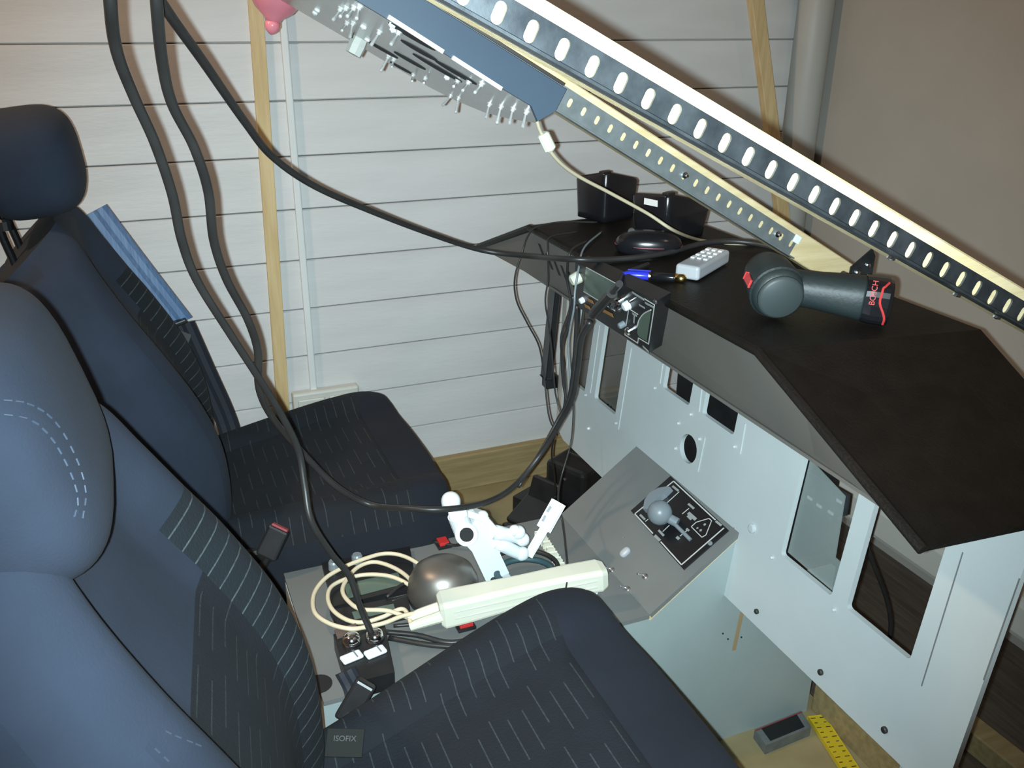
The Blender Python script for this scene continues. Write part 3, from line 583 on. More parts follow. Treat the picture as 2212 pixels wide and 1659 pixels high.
def seat(label, cy, hz, tilt, dx, cdx, cdz, hx, hth, hh, px0, nr, sk):
    r = thing('car_seat', label, 'car seat', (.22, cy, 0), 'pair of dark blue car seats')
    # ---------------- backrest
    sp = [V((.118, 0, .36)), V((.127, 0, .44)), V((.122, 0, .54)), V((.096, 0, .63)), V((.052, 0, .72)), V((.012, 0, .79)), V((-.020, 0, .85)), V((-.048, 0, .905)), V((-.075, 0, .935))]
    hw = [.185, .205, .222, .232, .232, .222, .205, .178, .140]; th = [.09, .13, .16, .18, .19, .195, .19, .18, .14]
    NI, NF, NB = 56, 36, 22; G, U = [], []; ln = 0; prev = None
    for i in range(NI+1):
        t = i/NI; c = cr(sp, t)+V((dx, 0, 0)); tg = (cr(sp, min(1, t+.01))-cr(sp, max(0, t-.01))).normalized(); nf = V((tg.z, 0, -tg.x))
        if prev is not None: ln += (c-prev).length
        prev = c; W, T = cr(hw, t), cr(th, t); row, uv = [], []
        fade = 1-.75*sst(t, .70, .92)
        for j in range(NF+1):
            s = -1+2*j/NF; a = abs(s)
            dpt = -.036*(1-sst(a, .36, .76))*fade - .060*(1-math.sqrt(max(0, 1-max(0, (a-.66)/.34)**2))) - .006*math.exp(-((a-.52)/.02)**2)*fade
            row.append(c+nf*dpt+V((-sk*(1-s), cy+W*s*(1+.02*sst(a, .7, .95))*(1-nr*sst(t, .40, .8)*(s < 0)), 0))); uv.append((W*s, ln))
        for j in range(1, NB):
            ph = math.pi*j/NB; c0, s0 = math.cos(ph), math.sin(ph); s = math.copysign(abs(c0)**.45, c0)
            row.append(c-nf*(.060+(T-.060)*s0**.7)+V((-sk*(1-s), cy+W*s*1.02*(1-nr*sst(t, .40, .8)*(s < 0)), 0))); uv.append((W*s+1, ln))
        G.append(row); U.append(uv)
    NJ = NF+NB
    jl = [j for j in range(NF) if -1+2*(j+.5)/NF < -.52]; jc = [j for j in range(NF) if abs(-1+2*(j+.5)/NF) <= .52]; jr = [j for j in range(NF) if -1+2*(j+.5)/NF > .52]
    edge = [j for j in jl if -1+2*(j+.5)/NF < -.88]; edger = [j for j in jr if -1+2*(j+.5)/NF > .95]
    up_ = int(NI*.63); um_ = int(NI*.52)
    patch('backrest_insert', G, U, 0, um_, jc, 'dashf', r)
    patch('backrest_bolster', G, U, 0, up_, [j for j in jl if j not in edge], 'suede', r); patch('backrest_bolster', G, U, 0, up_, [j for j in jr if j not in edger], 'stripe', r)
    patch('backrest_shoulder', G, U, up_, NI, jl+jc+jr, 'suede', r); patch('backrest_shoulder', G, U, um_, up_, jc, 'suede', r)
    patch('backrest_edge', G, U, 0, up_, edge, 'suede', r); patch('backrest_edge', G, U, 0, up_, edger, 'suede_dk', r)
    sh_ = patch('backrest_shell', G, U, 0, NI, list(range(NF, NJ)), 'suede', r)
    for k, s in ((0, 1), (NI, -1)):
        me = bpy.data.meshes.new('backrest_cap'); ring = [G[k][j] for j in range(NJ)]; me.from_pydata([tuple(v) for v in ring], [], [tuple(range(NJ))]); obj('backrest_cap', me, 'suede_dk', r)
    # dark piping down the far edge of the backrest
    for j, nm in ((NF, 'edge_piping'),): obj(nm, tube([G[i][j] for i in range(0, NI+1, 4)], .0035, 6, 2), 'strap_dk', r)
    # ---------------- headrest
    hc_ = V((hx, cy, hz)); ht = Matrix.Translation(hc_) @ Matrix.Rotation(math.radians(-tilt), 4, 'Y')
    b = superell((0, 0, 0), (hth, .135, hh), .62, 40, 24, ht)
    hr = obj('headrest', b, 'suede', r, True)
    for s in (-.055, .055): obj('headrest_post', tube([V((px0+.012, cy+s, .85)), V((px0, cy+s, hz-.06)), V((hx, cy+s, hz))], .0062, 10, 4), 'blackgl', r)
    for s in (-.055, .055): obj('post_sleeve', lathe([(.012, 0), (.012, .014), (.009, .018)], Matrix.Translation((px0+.006, cy+s, .918)), sides=12), 'black', r)
    # ---------------- cushion
    cs = [(.045, .395, .205), (.12, .405, .215), (.21, .418, .235), (.30, .430, .255), (.38, .440, .268), (.445, .445, .272), (.495, .436, .262), (.522, .412, .235), (.528, .372, .205)]
    G, U = [], []; NI = 50; NF = 36; ln = 0; px_ = None
    for i in range(NI+1):
        t = i/NI; x, zt, W = (cr([c[k] for c in cs], t) for k in range(3)); x += cdx*t+dx; zt += cdz*sst(t, 0, .75)
        if px_ is not None: ln += math.hypot(x-px_[0], zt-px_[1])
        px_ = (x, zt); row, uv = [], []; zb = .235+.105*sst(t, .6, 1.0); fade = 1-.8*sst(t, .62, .9)
        for j in range(NF+1):
            s = -1+2*j/NF; a = abs(s)
            dz = -.026*(1-sst(a, .50, .78))*fade-.050*sst(a, .82, 1.0)**1.7*(1-.3*sst(t, .8, 1)) - .005*math.exp(-((a-.60)/.02)**2)*fade - .006*math.exp(-((t-.60)/.012)**2)*(1-sst(a, .55, .6))
            row.append(V((x-.06*sst(t, .75, 1)*a**3*.9, cy+W*s, max(zb+.01, zt+dz)))); uv.append((W*s, ln))
        zz = row[-1].z
        for k, (fw_, fz) in enumerate(((1.02, .5), (1.0, .1), (.92, 0), (.4, 0), (0, 0), (-.4, 0), (-.92, 0), (-1.0, .1), (-1.02, .5))):
            row.append(V((row[0].x if abs(fw_) > .9 else x-.02, cy+W*fw_, zb+(zz-zb)*fz))); uv.append((W*fw_+1, ln))
        G.append(row); U.append(uv)
    NJ = len(G[0]); ns = int(NI*.60)
    jc = [j for j in range(NF) if abs(-1+2*(j+.5)/NF) <= .60]; jb = [j for j in range(NF) if j not in jc]
    patch('cushion_insert', G, U, 0, ns, jc, 'dashf', r); patch('cushion_nose', G, U, ns, NI, list(range(NF)), 'suede_dk2', r)
    patch('cushion_bolster', G, U, 0, ns, [j for j in jb if j < NF/2], 'dashf', r); patch('cushion_bolster', G, U, 0, ns, [j for j in jb if j > NF/2], 'dashf', r)
    patch('cushion_skirt', G, U, 0, NI, list(range(NF, NJ)), 'suede_dk', r)
    for k in (0, NI):
        me = bpy.data.meshes.new('cushion_cap'); me.from_pydata([tuple(v) for v in G[k]], [], [tuple(range(NJ))]); obj('cushion_cap', me, 'suede_dk2', r)
    # ---------------- base
    obj('base_frame', box((.25, cy, .165), (.40, .36, .10), bev=.01), 'black', r)
    for s in (-.15, .15): obj('floor_rail', box((.25, cy+s, .057), (.50, .04, .114), bev=.004), 'black', r)
    obj('hinge_cover', box((.075, cy-.215, .31), (.11, .020, .11), bev=.009), 'black', r); obj('hinge_cover', box((.075, cy+.215, .31), (.11, .020, .11), bev=.009), 'black', r)
    return r
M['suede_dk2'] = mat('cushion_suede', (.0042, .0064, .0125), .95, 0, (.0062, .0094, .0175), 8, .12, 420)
CY1, CY2 = .71, 1.628
s1 = seat('dark blue car seat with pale suede headrest, its cushion hiding the pedestal side', CY1, .950, 14, 0, .018, .055, -.112, .055, .098, -.14, .12, .024)
s2 = seat('dark blue car seat standing next to the far plank wall', CY2, 1.012, 6, -.042, .0, -.008, -.145, .075, .080, -.20, .0, .0)
# stitched seams on the near headrest and bolster: found where the seams lie on the cushions
from mathutils.bvhtree import BVHTree
def seam(part, runs, parent, r=.0007, dash=.62, m='thread', step=.0085):
    me = part.data; bv = BVHTree.FromPolygons([v.co for v in me.vertices], [tuple(p.vertices) for p in me.polygons]); b = bmesh.new()
    for run in runs:
        P_ = []
        for q in spline([V((x, y, 0)) for x, y in run], 12):
            d = ray(q.x, q.y).normalized(); h = bv.ray_cast(CAM, d)
            if h[0] is not None: P_.append(h[0]-d*.0008)
        acc = 0
        for a, c in zip(P_, P_[1:]):
            L_ = (c-a).length
            if L_ > .02 or L_ < 1e-5: continue
            k = max(1, round(L_/step*1.0)) if L_ > step else 1
            for i in range(k):
                acc += L_/k
                if acc >= step*.999 or k > 1: p0_ = a+(c-a)*(i/k); atube(b, [p0_, p0_+(c-a).normalized()*step*dash], r, 5, 1, False); acc = 0
    if b.verts: tag(obj('stitching', b, m, parent), kind='stuff')
def kid(root, nm): return [c for c in root.children if c.name.split('.')[0] == nm]
seam(kid(s1, 'headrest')[0], [[(-20, 862), (60, 872), (120, 912), (165, 990), (185, 1060), (178, 1125)], [(-20, 892), (60, 905), (110, 945), (150, 1015), (168, 1075), (160, 1120)]], kid(s1, 'headrest')[0])
for bl in kid(s1, 'backrest_bolster')+kid(s1, 'backrest_edge'): seam(bl, [[(-10, 1395), (60, 1402), (150, 1438), (250, 1505), (350, 1575), (430, 1610)], [(-10, 1440), (80, 1452), (180, 1505), (280, 1568), (360, 1640)]], bl)

# isofix tag and buckles
def hit(root, x, y):
    best = None; d = ray(x, y).normalized()
    for c in root.children:
        if c.type == 'MESH' and c.name.split('.')[0] in ('backrest_bolster', 'backrest_insert', 'backrest_edge', 'cushion_insert', 'cushion_bolster', 'cushion_skirt'):
            h = BVHTree.FromPolygons([v.co for v in c.data.vertices], [tuple(p.vertices) for p in c.data.polygons]).ray_cast(CAM, d)
            if h[0] is not None and (best is None or h[3] < best[3]): best = h
    return best
h_ = hit(s1, 745, 1606)
tn = h_[1] if h_[1].dot(CAM-h_[0]) > 0 else -h_[1]
tx2 = (rt-tn*rt.dot(tn)).normalized(); TM = frame(h_[0]+tn*.0025, tx2, tn.cross(tx2), tn)
tg_ = obj('fabric_tag', box((0, 0, 0), (.046, .034, .004), TM, .001), 'tagg', s1)
obj('lettering', text('ISOFIX', .0095, TM @ Matrix.Translation((0, .004, .0024))), 'tagprint', tg_)
def belt(root, pts, wdir, w, th, m, nm):
    P_ = spline(pts, 6); b = bmesh.new(); rings = []
    for i, p in enumerate(P_):
        t = (P_[min(i+1, len(P_)-1)]-P_[max(i-1, 0)]).normalized(); wd = (wdir-t*wdir.dot(t)).normalized(); n = t.cross(wd)
        rings.append([b.verts.new(p+wd*w*sx+n*th*sy) for sx, sy in ((-.5, -.5), (-.3, .5), (-.1, -.3), (.1, .5), (.3, -.3), (.5, .5), (.5, -.8), (-.5, -.8))])
    for A_, B_ in zip(rings, rings[1:]):
        for k in range(8): b.faces.new((A_[k], A_[(k+1) % 8], B_[(k+1) % 8], B_[k]))
    b.faces.new(rings[0]); b.faces.new(rings[-1]); return obj(nm, b, m, root)
YB = 1.885
belt(s2, [atY(205, 455, YB), atY(300, 580, YB), atY(392, 698, YB)], rt+up*.4, .050, .004, 'strap', 'belt_webbing')
belt(s2, [atY(395, 700, YB), atY(440, 800, YB), atY(485, 900, YB), atY(508, 975, YB-.01)], rt+up*.3, .048, .004, 'strap_dk', 'belt_webbing')
q = atY(378, 703, YB); obj('belt_loop', bar(atY(345, 712, YB-.004), atY(403, 690, YB-.004), .010, .022, V((0, 1, 0)), .003), 'black', s2)
tg2 = obj('belt_tongue', plate([rrect(-.013, -.02, .013, .02, .003), circ(.001, -.006, .003, 10)], .003, frame(atY(394, 738, YB-.008), rt*.93-up*.36, up*.93+rt*.36)), 'steel', s2)
bk_ = obj('buckle', box((0, 0, 0), (.036, .022, .055), frame(atY(590, 1172, 1.36), rt*.9-up*.43, fw), .004), 'black', s2); obj('release_button', box((0, 0, .028), (.030, .014, .006), frame(atY(590, 1172, 1.36), rt*.9-up*.43, fw), .002), 'redd', bk_)
obj('buckle_stalk', tube([atY(592, 1185, 1.39), V((.09, 1.395, .30))], .008, 8, 2, False), 'black', s2)
b1 = obj('buckle', box((0, 0, 0), (.030, .020, .060), frame(atY(768, 1515, .955), rt*.85-up*.5, fw), .004), 'black', s1)
belt(s1, [atY(745, 1450, .98), atY(768, 1500, .965), atY(760, 1560, .93), atY(735, 1600, .90)], rt, .030, .003, 'strap_dk', 'buckle_strap')

# ================================================================== THINGS ON THE PEDESTAL DECK
def dk(x, y, h=0): return atZ(x, y, ZP+h)
# radio modules set in the deck
def module(label, quad, h, nm='radio_module', knobs=(), disp=None):
    c = [dk(*p, h) for p in quad]; r = thing(nm, label, 'radio module', sum(c, V())/4, 'radio modules on the pedestal deck'); obj('case', prism(c, V((0, 0, -(h-.0005)))), 'black', r)
    for (x, y), rr, hh, m in knobs: obj('knob', lathe([(rr, 0), (rr*.95, hh*.8), (rr*.75, hh), (0, hh)], Matrix.Translation(dk(x, y, h)), sides=16), m, r)
    if disp: obj('display', prism([dk(*p, h+.0008) for p in disp], V((0, 0, -.0007))), 'gauge', r)
    return r
module('black radio module with two grey knobs under the ivory cord', ((695, 1215), (885, 1180), (900, 1265), (720, 1310)), .012, knobs=(((722, 1228), .010, .016, 'leverg'), ((772, 1214), .010, .016, 'leverg')), disp=((742, 1262), (860, 1236), (868, 1262), (752, 1292)))
module('slim black radio module between the coiled cord and the knob box', ((712, 1318), (880, 1285), (888, 1325), (735, 1362)), .010, disp=((760, 1322), (850, 1304), (854, 1318), (766, 1338)))
kbx = thing('knob_box', 'black switch box with two chrome domes and two white rocker switches', 'switch box', dk(795, 1430))
cq = [dk(*p, .030) for p in ((720, 1370), (830, 1345), (852, 1452), (752, 1478))]; obj('case', prism(cq, V((0, 0, -.0295))), 'black', kbx)
for x, y in ((760, 1388), (810, 1380)): obj('chrome_dome', lathe([(.0145, 0), (.014, .006), (.0115, .012), (.006, .0155), (0, .0165)], Matrix.Translation(dk(x, y, .030)), sides=20), 'chrome', kbx, True)
for x, y in ((760, 1423), (811, 1412)):
    q = dk(x, y, .030); k_ = obj('rocker_switch', box((0, 0, .003), (.032, .018, .006), Matrix.Translation(q) @ Matrix.Rotation(math.radians(12), 4, 'Z'), .003), 'wplastic', kbx)
    obj('rocker_mark', box((.006, 0, .0065), (.002, .016, .001), Matrix.Translation(q) @ Matrix.Rotation(math.radians(12), 4, 'Z')), 'leverg', k_)
obj('bracket', prism([dk(*p, .034) for p in ((722, 1360), (768, 1346), (772, 1362), (728, 1376))], V((0, 0, -.004))), 'brownbox', kbx)
# grey dome
q = dk(958, 1300); dm = thing('metal_dome', 'dull grey rounded metal dome on the pedestal beside the ivory cord', 'dome', q)
obj('shell', oval(bmesh.new(), ((0, .058, .052, 1), (.014, .060, .054, 1), (.036, .057, .051, 1), (.055, .048, .043, 1), (.066, .033, .030, 1), (.071, .014, .013, 1)), Matrix.Translation(q+V((.004, .012, .0005))) @ Matrix.Rotation(-.25, 4, 'Z'), 32), 'dome', dm, True)
obj('foot_ring', lathe([(.058, 0), (.059, .003), (.056, .004)], Matrix.Translation(q+V((.004, .012, .0005))), sides=30), 'dark', dm)
# cream handset
hb = .032
ha, hb_ = atZ(948, 1318, ZP+.040), atZ(1306, 1240, ZP+.062)
dv = (hb_-ha); hL = dv.length; xd = dv.normalized(); yd_ = V((0, 0, 1)).cross(xd).normalized(); HM = frame(ha, xd, yd_)
hs_ = thing('cream_handset', 'long cream plastic handset lying across the pedestal with a cord at one end', 'handset', ha+dv/2-V((0, 0, .05)))
def hsec(z, w_, h_, dz=0): return (z, w_, h_, dz)
b = bmesh.new(); rings = []
for x, w_, h_, dz in ((0, .018, .020, 0), (.006, .023, .024, 0), (.05, .022, .023, 0), (hL*.5, .0195, .020, .003), (hL*.8, .021, .0205, .002), (hL-.01, .0215, .0205, 0), (hL, .017, .017, 0)):
    rings.append([b.verts.new(HM @ V((x, y, z+dz))) for y, z in rrect(-w_, -h_, w_, h_, .007, 3)])
for A_, B_ in zip(rings, rings[1:]):
    n_ = len(A_)
    for k in range(n_): b.faces.new((A_[k], A_[(k+1) % n_], B_[(k+1) % n_], B_[k]))
b.faces.new(rings[0][::-1]); b.faces.new(rings[-1]); obj('body', b, 'cream', hs_)
for z in (-.006, .006): obj('groove', bar(HM @ V((.02, -.0225, z)), HM @ V((hL-.02, -.0222, z)), .0012, .0012), 'outlet', hs_)
for y in (-.011, .012):
    sr = obj('strain_relief', tube([HM @ V((.004, y, -.004)), HM @ V((-.030, y, -.008)), HM @ V((-.048, y*.9, -.012))], lambda t: .0095-.003*t, 10, 4), 'cream', hs_)
obj('hook', prism([HM @ V((hL-.045, -.008, -.020)), HM @ V((hL-.012, -.008, -.020)), HM @ V((hL-.018, -.008, -.034)), HM @ V((hL-.036, -.008, -.036))], yd_*.010), 'wplastic', hs_)
zr = HM @ V((0, 0, 0))
c1_ = [HM @ V((-.045, .011, -.012))]+[atZ(x, y, ZP+.030) for x, y in ((836, 1319), (780, 1316), (752, 1298), (740, 1277), (747, 1255), (772, 1226), (808, 1214), (850, 1226), (884, 1250), (905, 1285))]
c2_ = [HM @ V((-.045, -.010, -.012))]+[atZ(x, y, ZP+h) for x, y, h in ((871, 1316, .028), (826, 1333, .022), (787, 1344, .02), (752, 1340, .02), (720, 1319, .022), (708, 1291, .022), (717, 1266, .022), (752, 1249, .020), (794, 1241, .020), (843, 1245, .020), (884, 1264, .016), (902, 1290, .010))]
c3_ = [atZ(x, y, ZP+h) for x, y, h in ((915, 1322, .030), (871, 1330, .034), (829, 1346, .034), (787, 1355, .036), (755, 1358, .040), (712, 1347, .040), (680, 1323, .040), (678, 1284, .038), (703, 1249, .038), (745, 1224, .038), (787, 1207, .038), (829, 1196, .036), (868, 1200, .034), (908, 1221, .030), (950, 1262, .010))]
for pts_, lb_ in ((c1_, 'ivory cord of the innermost small turn beside the grey dome'), (c2_, 'ivory cord of the middle turn leaving the handset'), (c3_, 'ivory cord of the widest outer turn crossing the knob box')):
    tag(obj('ivory_cord', tube(pts_, .0036, 8, 8), 'ivory', None, True), lb_, 'cord', 'ivory cords of the handset')
# white linkage of plastic pipe joints
wk = thing('plastic_linkage', 'white plastic joint assembly with ball end and angled arm standing on the pedestal', 'linkage', dk(1080, 1240))
YW = 1.188
W_ = lambda x, y, dy=0: atY(x, y, YW+dy)
obj('ball_end', superell((0, 0, 0), (.0155, .0155, .0165), .9, 18, 12, Matrix.Translation(W_(974, 1084, .01))), 'wplastic', wk, True)
obj('neck', tube([W_(980, 1095, .01), W_(990, 1120, .005)], .008, 10, 2, False), 'wplastic', wk)
obj('collar', box((0, 0, 0), (.030, .026, .018), frame(W_(990, 1108), rt*.95+up*.25, fw), .004), 'wplastic', wk)
obj('upper_barrel', tube([W_(988, 1112), W_(1003, 1150)], .0165, 16, 2, False), 'wplastic', wk)
q = W_(1008, 1155, -.012)
bz_ = lathe([(.010, .0), (.010, -.012), (.0175, -.012), (.0185, .016), (.0165, .018), (.0115, .018), (.0105, .0)], zframe(q, (CAM-q)), sides=22); obj('socket_ring', bz_, 'wplastic', wk, False)
obj('socket_bore', lathe([(.0112, .012), (.0112, .0188), (0, .0188)], zframe(q, (CAM-q)), sides=18), 'dark', wk)
bp = [W_(*p) for p in ((1004, 1175), (1030, 1112), (1058, 1122), (1078, 1145), (1085, 1180), (1080, 1195), (1100, 1238), (1052, 1260), (1020, 1192))]
obj('body_plate', prism(bp, V((0, .030, 0))), 'wplastic', wk)
obj('rib', bar(W_(1005, 1108, -.002), W_(1052, 1124, -.002), .008, .010, up), 'wplastic', wk)
obj('pin', superell((0, 0, 0), (.009, .009, .010), .8, 14, 8, Matrix.Translation(W_(1043, 1116, .01))), 'wplastic', wk, True)
obj('arm', tube([W_(1070, 1150), W_(1110, 1158), W_(1128, 1168)], lambda t: .013-.004*t, 10, 3), 'wplastic', wk, True)
obj('arm', tube([W_(1076, 1172), W_(1110, 1190), W_(1134, 1200)], lambda t: .0125-.002*t, 10, 3), 'wplastic', wk, True)
for x, y, r_ in ((1120, 1150, .011), (1129, 1165, .011), (1112, 1146, .009)): obj('nut', superell((0, 0, 0), (r_, r_, r_), .8, 14, 8, Matrix.Translation(W_(x, y, -.006))), 'wplastic', wk, True)
obj('elbow', superell((0, 0, 0), (.011, .010, .012), .8, 14, 8, Matrix.Translation(W_(1128, 1196, -.004))), 'wplastic', wk, True)
obj('lever', bar(W_(1143, 1198), W_(1190, 1118, .01), .010, .015, fw, .002), 'wplastic', wk)
lv = obj('lever_block', bar(W_(1176, 1140, .0), W_(1205, 1088, .01), .018, .026, fw, .003), 'wplastic', wk)
for a_, c_ in (((1172, 1126), (1178, 1114)), ((1182, 1106), (1190, 1094))): obj('slot', bar(W_(*a_, -.012), W_(*c_, -.010), .004, .003, fw), 'leverg', lv)
obj('foot', box((0, 0, 0), (.040, .034, .012), Matrix.Translation(W_(1078, 1250, .012)-V((0, 0, .004)))), 'wplastic', wk)
q = W_(1078, 1250, .012); obj('pillar', box((q.x, q.y, (ZP+q.z)/2), (.022, .022, max(.004, q.z-ZP))), 'wplastic', wk)
# terminal strip
ts = thing('terminal_strip', 'cream screw terminal strip at the foot of the pedestal slope', 'terminal strip', dk(1190, 1190))
p, q = dk(1166, 1155, .004), dk(1212, 1225, .004)
for k in range(7): obj('terminal', box((0, 0, 0), (.010, .014, .009), frame(p+(q-p)*(k/6), (q-p), V((0, 0, 1)).cross(q-p)), .0015), 'cream', ts)
# green hose ring
gr_ = tag(obj('cable_coil', tube([dk(1135+62*math.cos(a), 1238+30*math.sin(a), .012+.010*(a/6.3)) for a in (2*math.pi*k/16*1.0 for k in range(34))], .0055, 8, 3), 'greencord', None, True), 'dark green cable coiled behind the cream handset', 'cable')
tag(obj('cable_coil', tube([dk(1128+78*math.cos(a), 1228+40*math.sin(a), .008+.006*(a/6.3)) for a in (2*math.pi*k/16 for k in range(4, 28))], .0045, 8, 3), 'rubber', None, True), 'black cable looped around the dark green coil', 'cable')
def rocker(x, y, label, sz):
    q = dk(x, y, .0); r = thing('rocker_switch', label, 'switch', q); obj('bezel', box((q.x, q.y, q.z+.003), (sz[0]+.008, sz[1]+.006, .006), bev=.001), 'black', r); obj('rocker', box((q.x, q.y, q.z+.008), (sz[0], sz[1], .007), bev=.001), 'red', r)
rocker(1006, 1357, 'red rocker switch in black bezel between handset and seat cushion', (.022, .012)); rocker(957, 1178, 'red square switch at the far side of the pedestal deck', (.018, .022))
for i, pts in enumerate(([(830, 1365, .01), (900, 1372, .008), (975, 1388, .006), (1060, 1370, .006)], [(840, 1378, .006), (920, 1392, .006), (985, 1398, .006)], [(835, 1290, .012), (870, 1262, .016), (905, 1252, .010)], [(850, 1352, .012), (920, 1345, .01), (985, 1325, .006)], [(845, 1300, .008), (895, 1280, .008), (920, 1262, .006)], [(935, 1170, .006), (985, 1178, .010), (1010, 1165, .03)])):
    lab = ['black cable running from the knob box under the near cushion', 'lower black cable beside the knob box', 'thin black cable arching between ivory turns', 'black cable passing under the handset end', 'short black cable beside the grey dome', 'thin black cable by the red square switch'][i]
    tag(obj('black_cable', tube([dk(x, y, h) for x, y, h in pts], .0042 if i < 2 else .003, 8, 6), 'rubber', None, True), lab, 'cable')
obj('deck_hole', lathe([(.020, 0), (.020, .0008), (0, .0009)], Matrix.Translation(dk(688, 1478, 0)), sides=20), 'dark', pd)

# ================================================================== CABLES HANGING FROM ABOVE
def cable(name, label, pts, r, m='rubber', grp=None):
    P_ = []
    for x, y, *k in pts: P_.append(atY(x, y, k[0]) if len(k) == 1 else atZ(x, y, k[1]))
    return tag(obj(name, tube(P_, r, 8, 8), m, None, True), label, 'cable', grp)
cable('hanging_cable', 'thick black cable dropping straight down to the knob box', [(236, -120, 0.8), (238, 0, 0.8), (252, 110, 0.839), (290, 210, 0.874), (335, 310, 0.908), (372, 420, 0.947), (393, 520, 0.982), (425, 605, 1.012), (490, 710, 1.048), (556, 812, 1.084), (610, 900, 1.115), (645, 975, 1.131), (658, 1050, 1.12), (672, 1125, 1.1), (715, 1195, 1.1), (755, 1245, 1.1), (778, 1310, 1.09), (802, 1368, 1.09)], 0.005)
cable('hanging_cable', 'thick black cable looping past the seats and up to the radio unit', [(333, -120, 0.82), (338, 0, 0.82), (350, 130, 0.869), (372, 225, 0.905), (420, 320, 0.942), (450, 415, 0.978), (462, 520, 1.018), (490, 605, 1.05), (535, 690, 1.082), (557, 760, 1.109), (560, 840, 1.139), (590, 905, 1.182), (650, 975, 1.239), (725, 1050, 1.25), (800, 1090, 1.25), (880, 1098, 1.19), (965, 1100, 1.165), (1050, 1085, 1.20), (1110, 1050, 1.25), (1165, 985, 1.273), (1208, 915, 1.25), (1236, 860, 1.216), (1248, 790, 1.168), (1256, 730, 1.127), (1275, 695, 1.098)], 0.005)
cable('hanging_cable', 'thick black cable sweeping from above onto the glareshield', [(300, -90, 0.86), (345, 0, 0.86), (440, 135, 0.97), (530, 265, 1.091), (590, 340, 1.169), (680, 402, 1.247), (800, 455, 1.332), (930, 505, 1.421), (1040, 540, 1.46), (1140, 553, 1.4), (1230, 560, 0, 0.871), (1330, 560, 0, 0.869), (1430, 548, 0, 0.871), (1530, 524, 0, 0.875), (1620, 524, 0, 0.875), (1710, 548, 0, 0.871), (1790, 578, 0, 0.87), (1835, 598, 0, 0.87)], 0.0048)
pl_ = thing('cable_plug', 'black cable plug hanging in front of the radio display', 'plug', onF(1300, 655, .045))
a_, c_ = onF(1322, 632, .048), onF(1282, 678, .040); obj('body', tube([a_, c_], .0085, 12, 2, False), 'rubber', pl_); obj('ribs', tube([a_+(a_-c_)*.05, a_+(a_-c_)*.35], .0055, 10, 2, False), 'rubber', pl_)
obj('lead', tube([a_+(a_-c_)*.3, onF(1338, 607, .035), atZ(1350, 590, ZT+.006), atZ(1400, 570, ZT+.005)], .0032, 8, 5), 'rubber', pl_)
for lab, pts, r_ in (('thin black wire hanging in front of the far wall', [(1290, 480, 0, ZT+.004), (1215, 480, 0, ZT+.008), (1160, 490, 0, ZT+.004), (1140, 510, 1.50), (1128, 545, 1.49), (1112, 600, 1.49), (1116, 650, 1.49), (1140, 700, 1.49), (1165, 750, 1.49), (1176, 820, 1.48), (1186, 900, 1.46), (1205, 940, 1.45)], .0017),
    ('thin black wire hanging beside the dark tablet edge', [(1250, 500, 0, ZT+.004), (1190, 512, 0, ZT+.006), (1183, 540, 1.38), (1184, 600, 1.38), (1178, 650, 1.38), (1185, 700, 1.38), (1192, 760, 1.38), (1200, 850, 1.38), (1215, 905, 1.36)], .0016),
    ('thin brown-black wire twisting down to the cable bundle', [(1270, 520, 0, ZT+.004), (1232, 545, 0, ZT+.006), (1225, 600, 1.33), (1232, 660, 1.33), (1212, 730, 1.34), (1218, 800, 1.34), (1220, 870, 1.34), (1200, 930, 1.38), (1180, 970, 1.40)], .0022),
    ('thin grey wire running over the fascia beside the cream knob', [(1300, 500, 0, ZT+.004), (1262, 535, 0, ZT+.005), (1250, 580, 1.28), (1242, 630, 1.27), (1240, 665, 1.27), (1228, 740, 1.30), (1232, 830, 1.31), (1222, 900, 1.33)], .0018),
    ('thin black wire falling over the white lever block to the handset', [(1237, 850, 1.31), (1238, 900, 1.30), (1232, 960, 1.29), (1210, 1040, 1.27), (1206, 1090, 1.20), (1215, 1130, 1.18), (1222, 1190, 1.13), (1226, 1240, 1.08), (1222, 1275, 1.05)], .0014),
    ('black wire dropping from the bundle to the pedals', [(1236, 850, 1.34), (1205, 920, 1.38), (1192, 975, 1.42), (1198, 1030, 1.50), (1200, 1070, 1.55)], .0020)):
    cable('thin_wire', lab, pts, r_, 'leverg' if 'grey' in lab else 'rubber')
bc = cable('beige_cord', 'beige cord with a ferrite barrel hanging from the overhead panel to the glareshield', [(1160, 262, 1.12), (1168, 285, 1.12), (1195, 335, 1.12), (1240, 375, 1.13), (1320, 418, 1.14), (1400, 462, 1.14), (1460, 500, 1.13), (1520, 520, 0, ZT+.006), (1600, 527, 0, ZT+.004), (1680, 520, 0, ZT+.004)], .0026, 'beige')
a_, c_ = atY(1172, 288, 1.12), atY(1190, 325, 1.12); obj('ferrite_barrel', tube([a_, a_+(c_-a_)*.1, a_+(c_-a_)*.9, c_], lambda t: .006 if t < .05 or t > .95 else .0085, 12, 2, False), 'cream', bc)

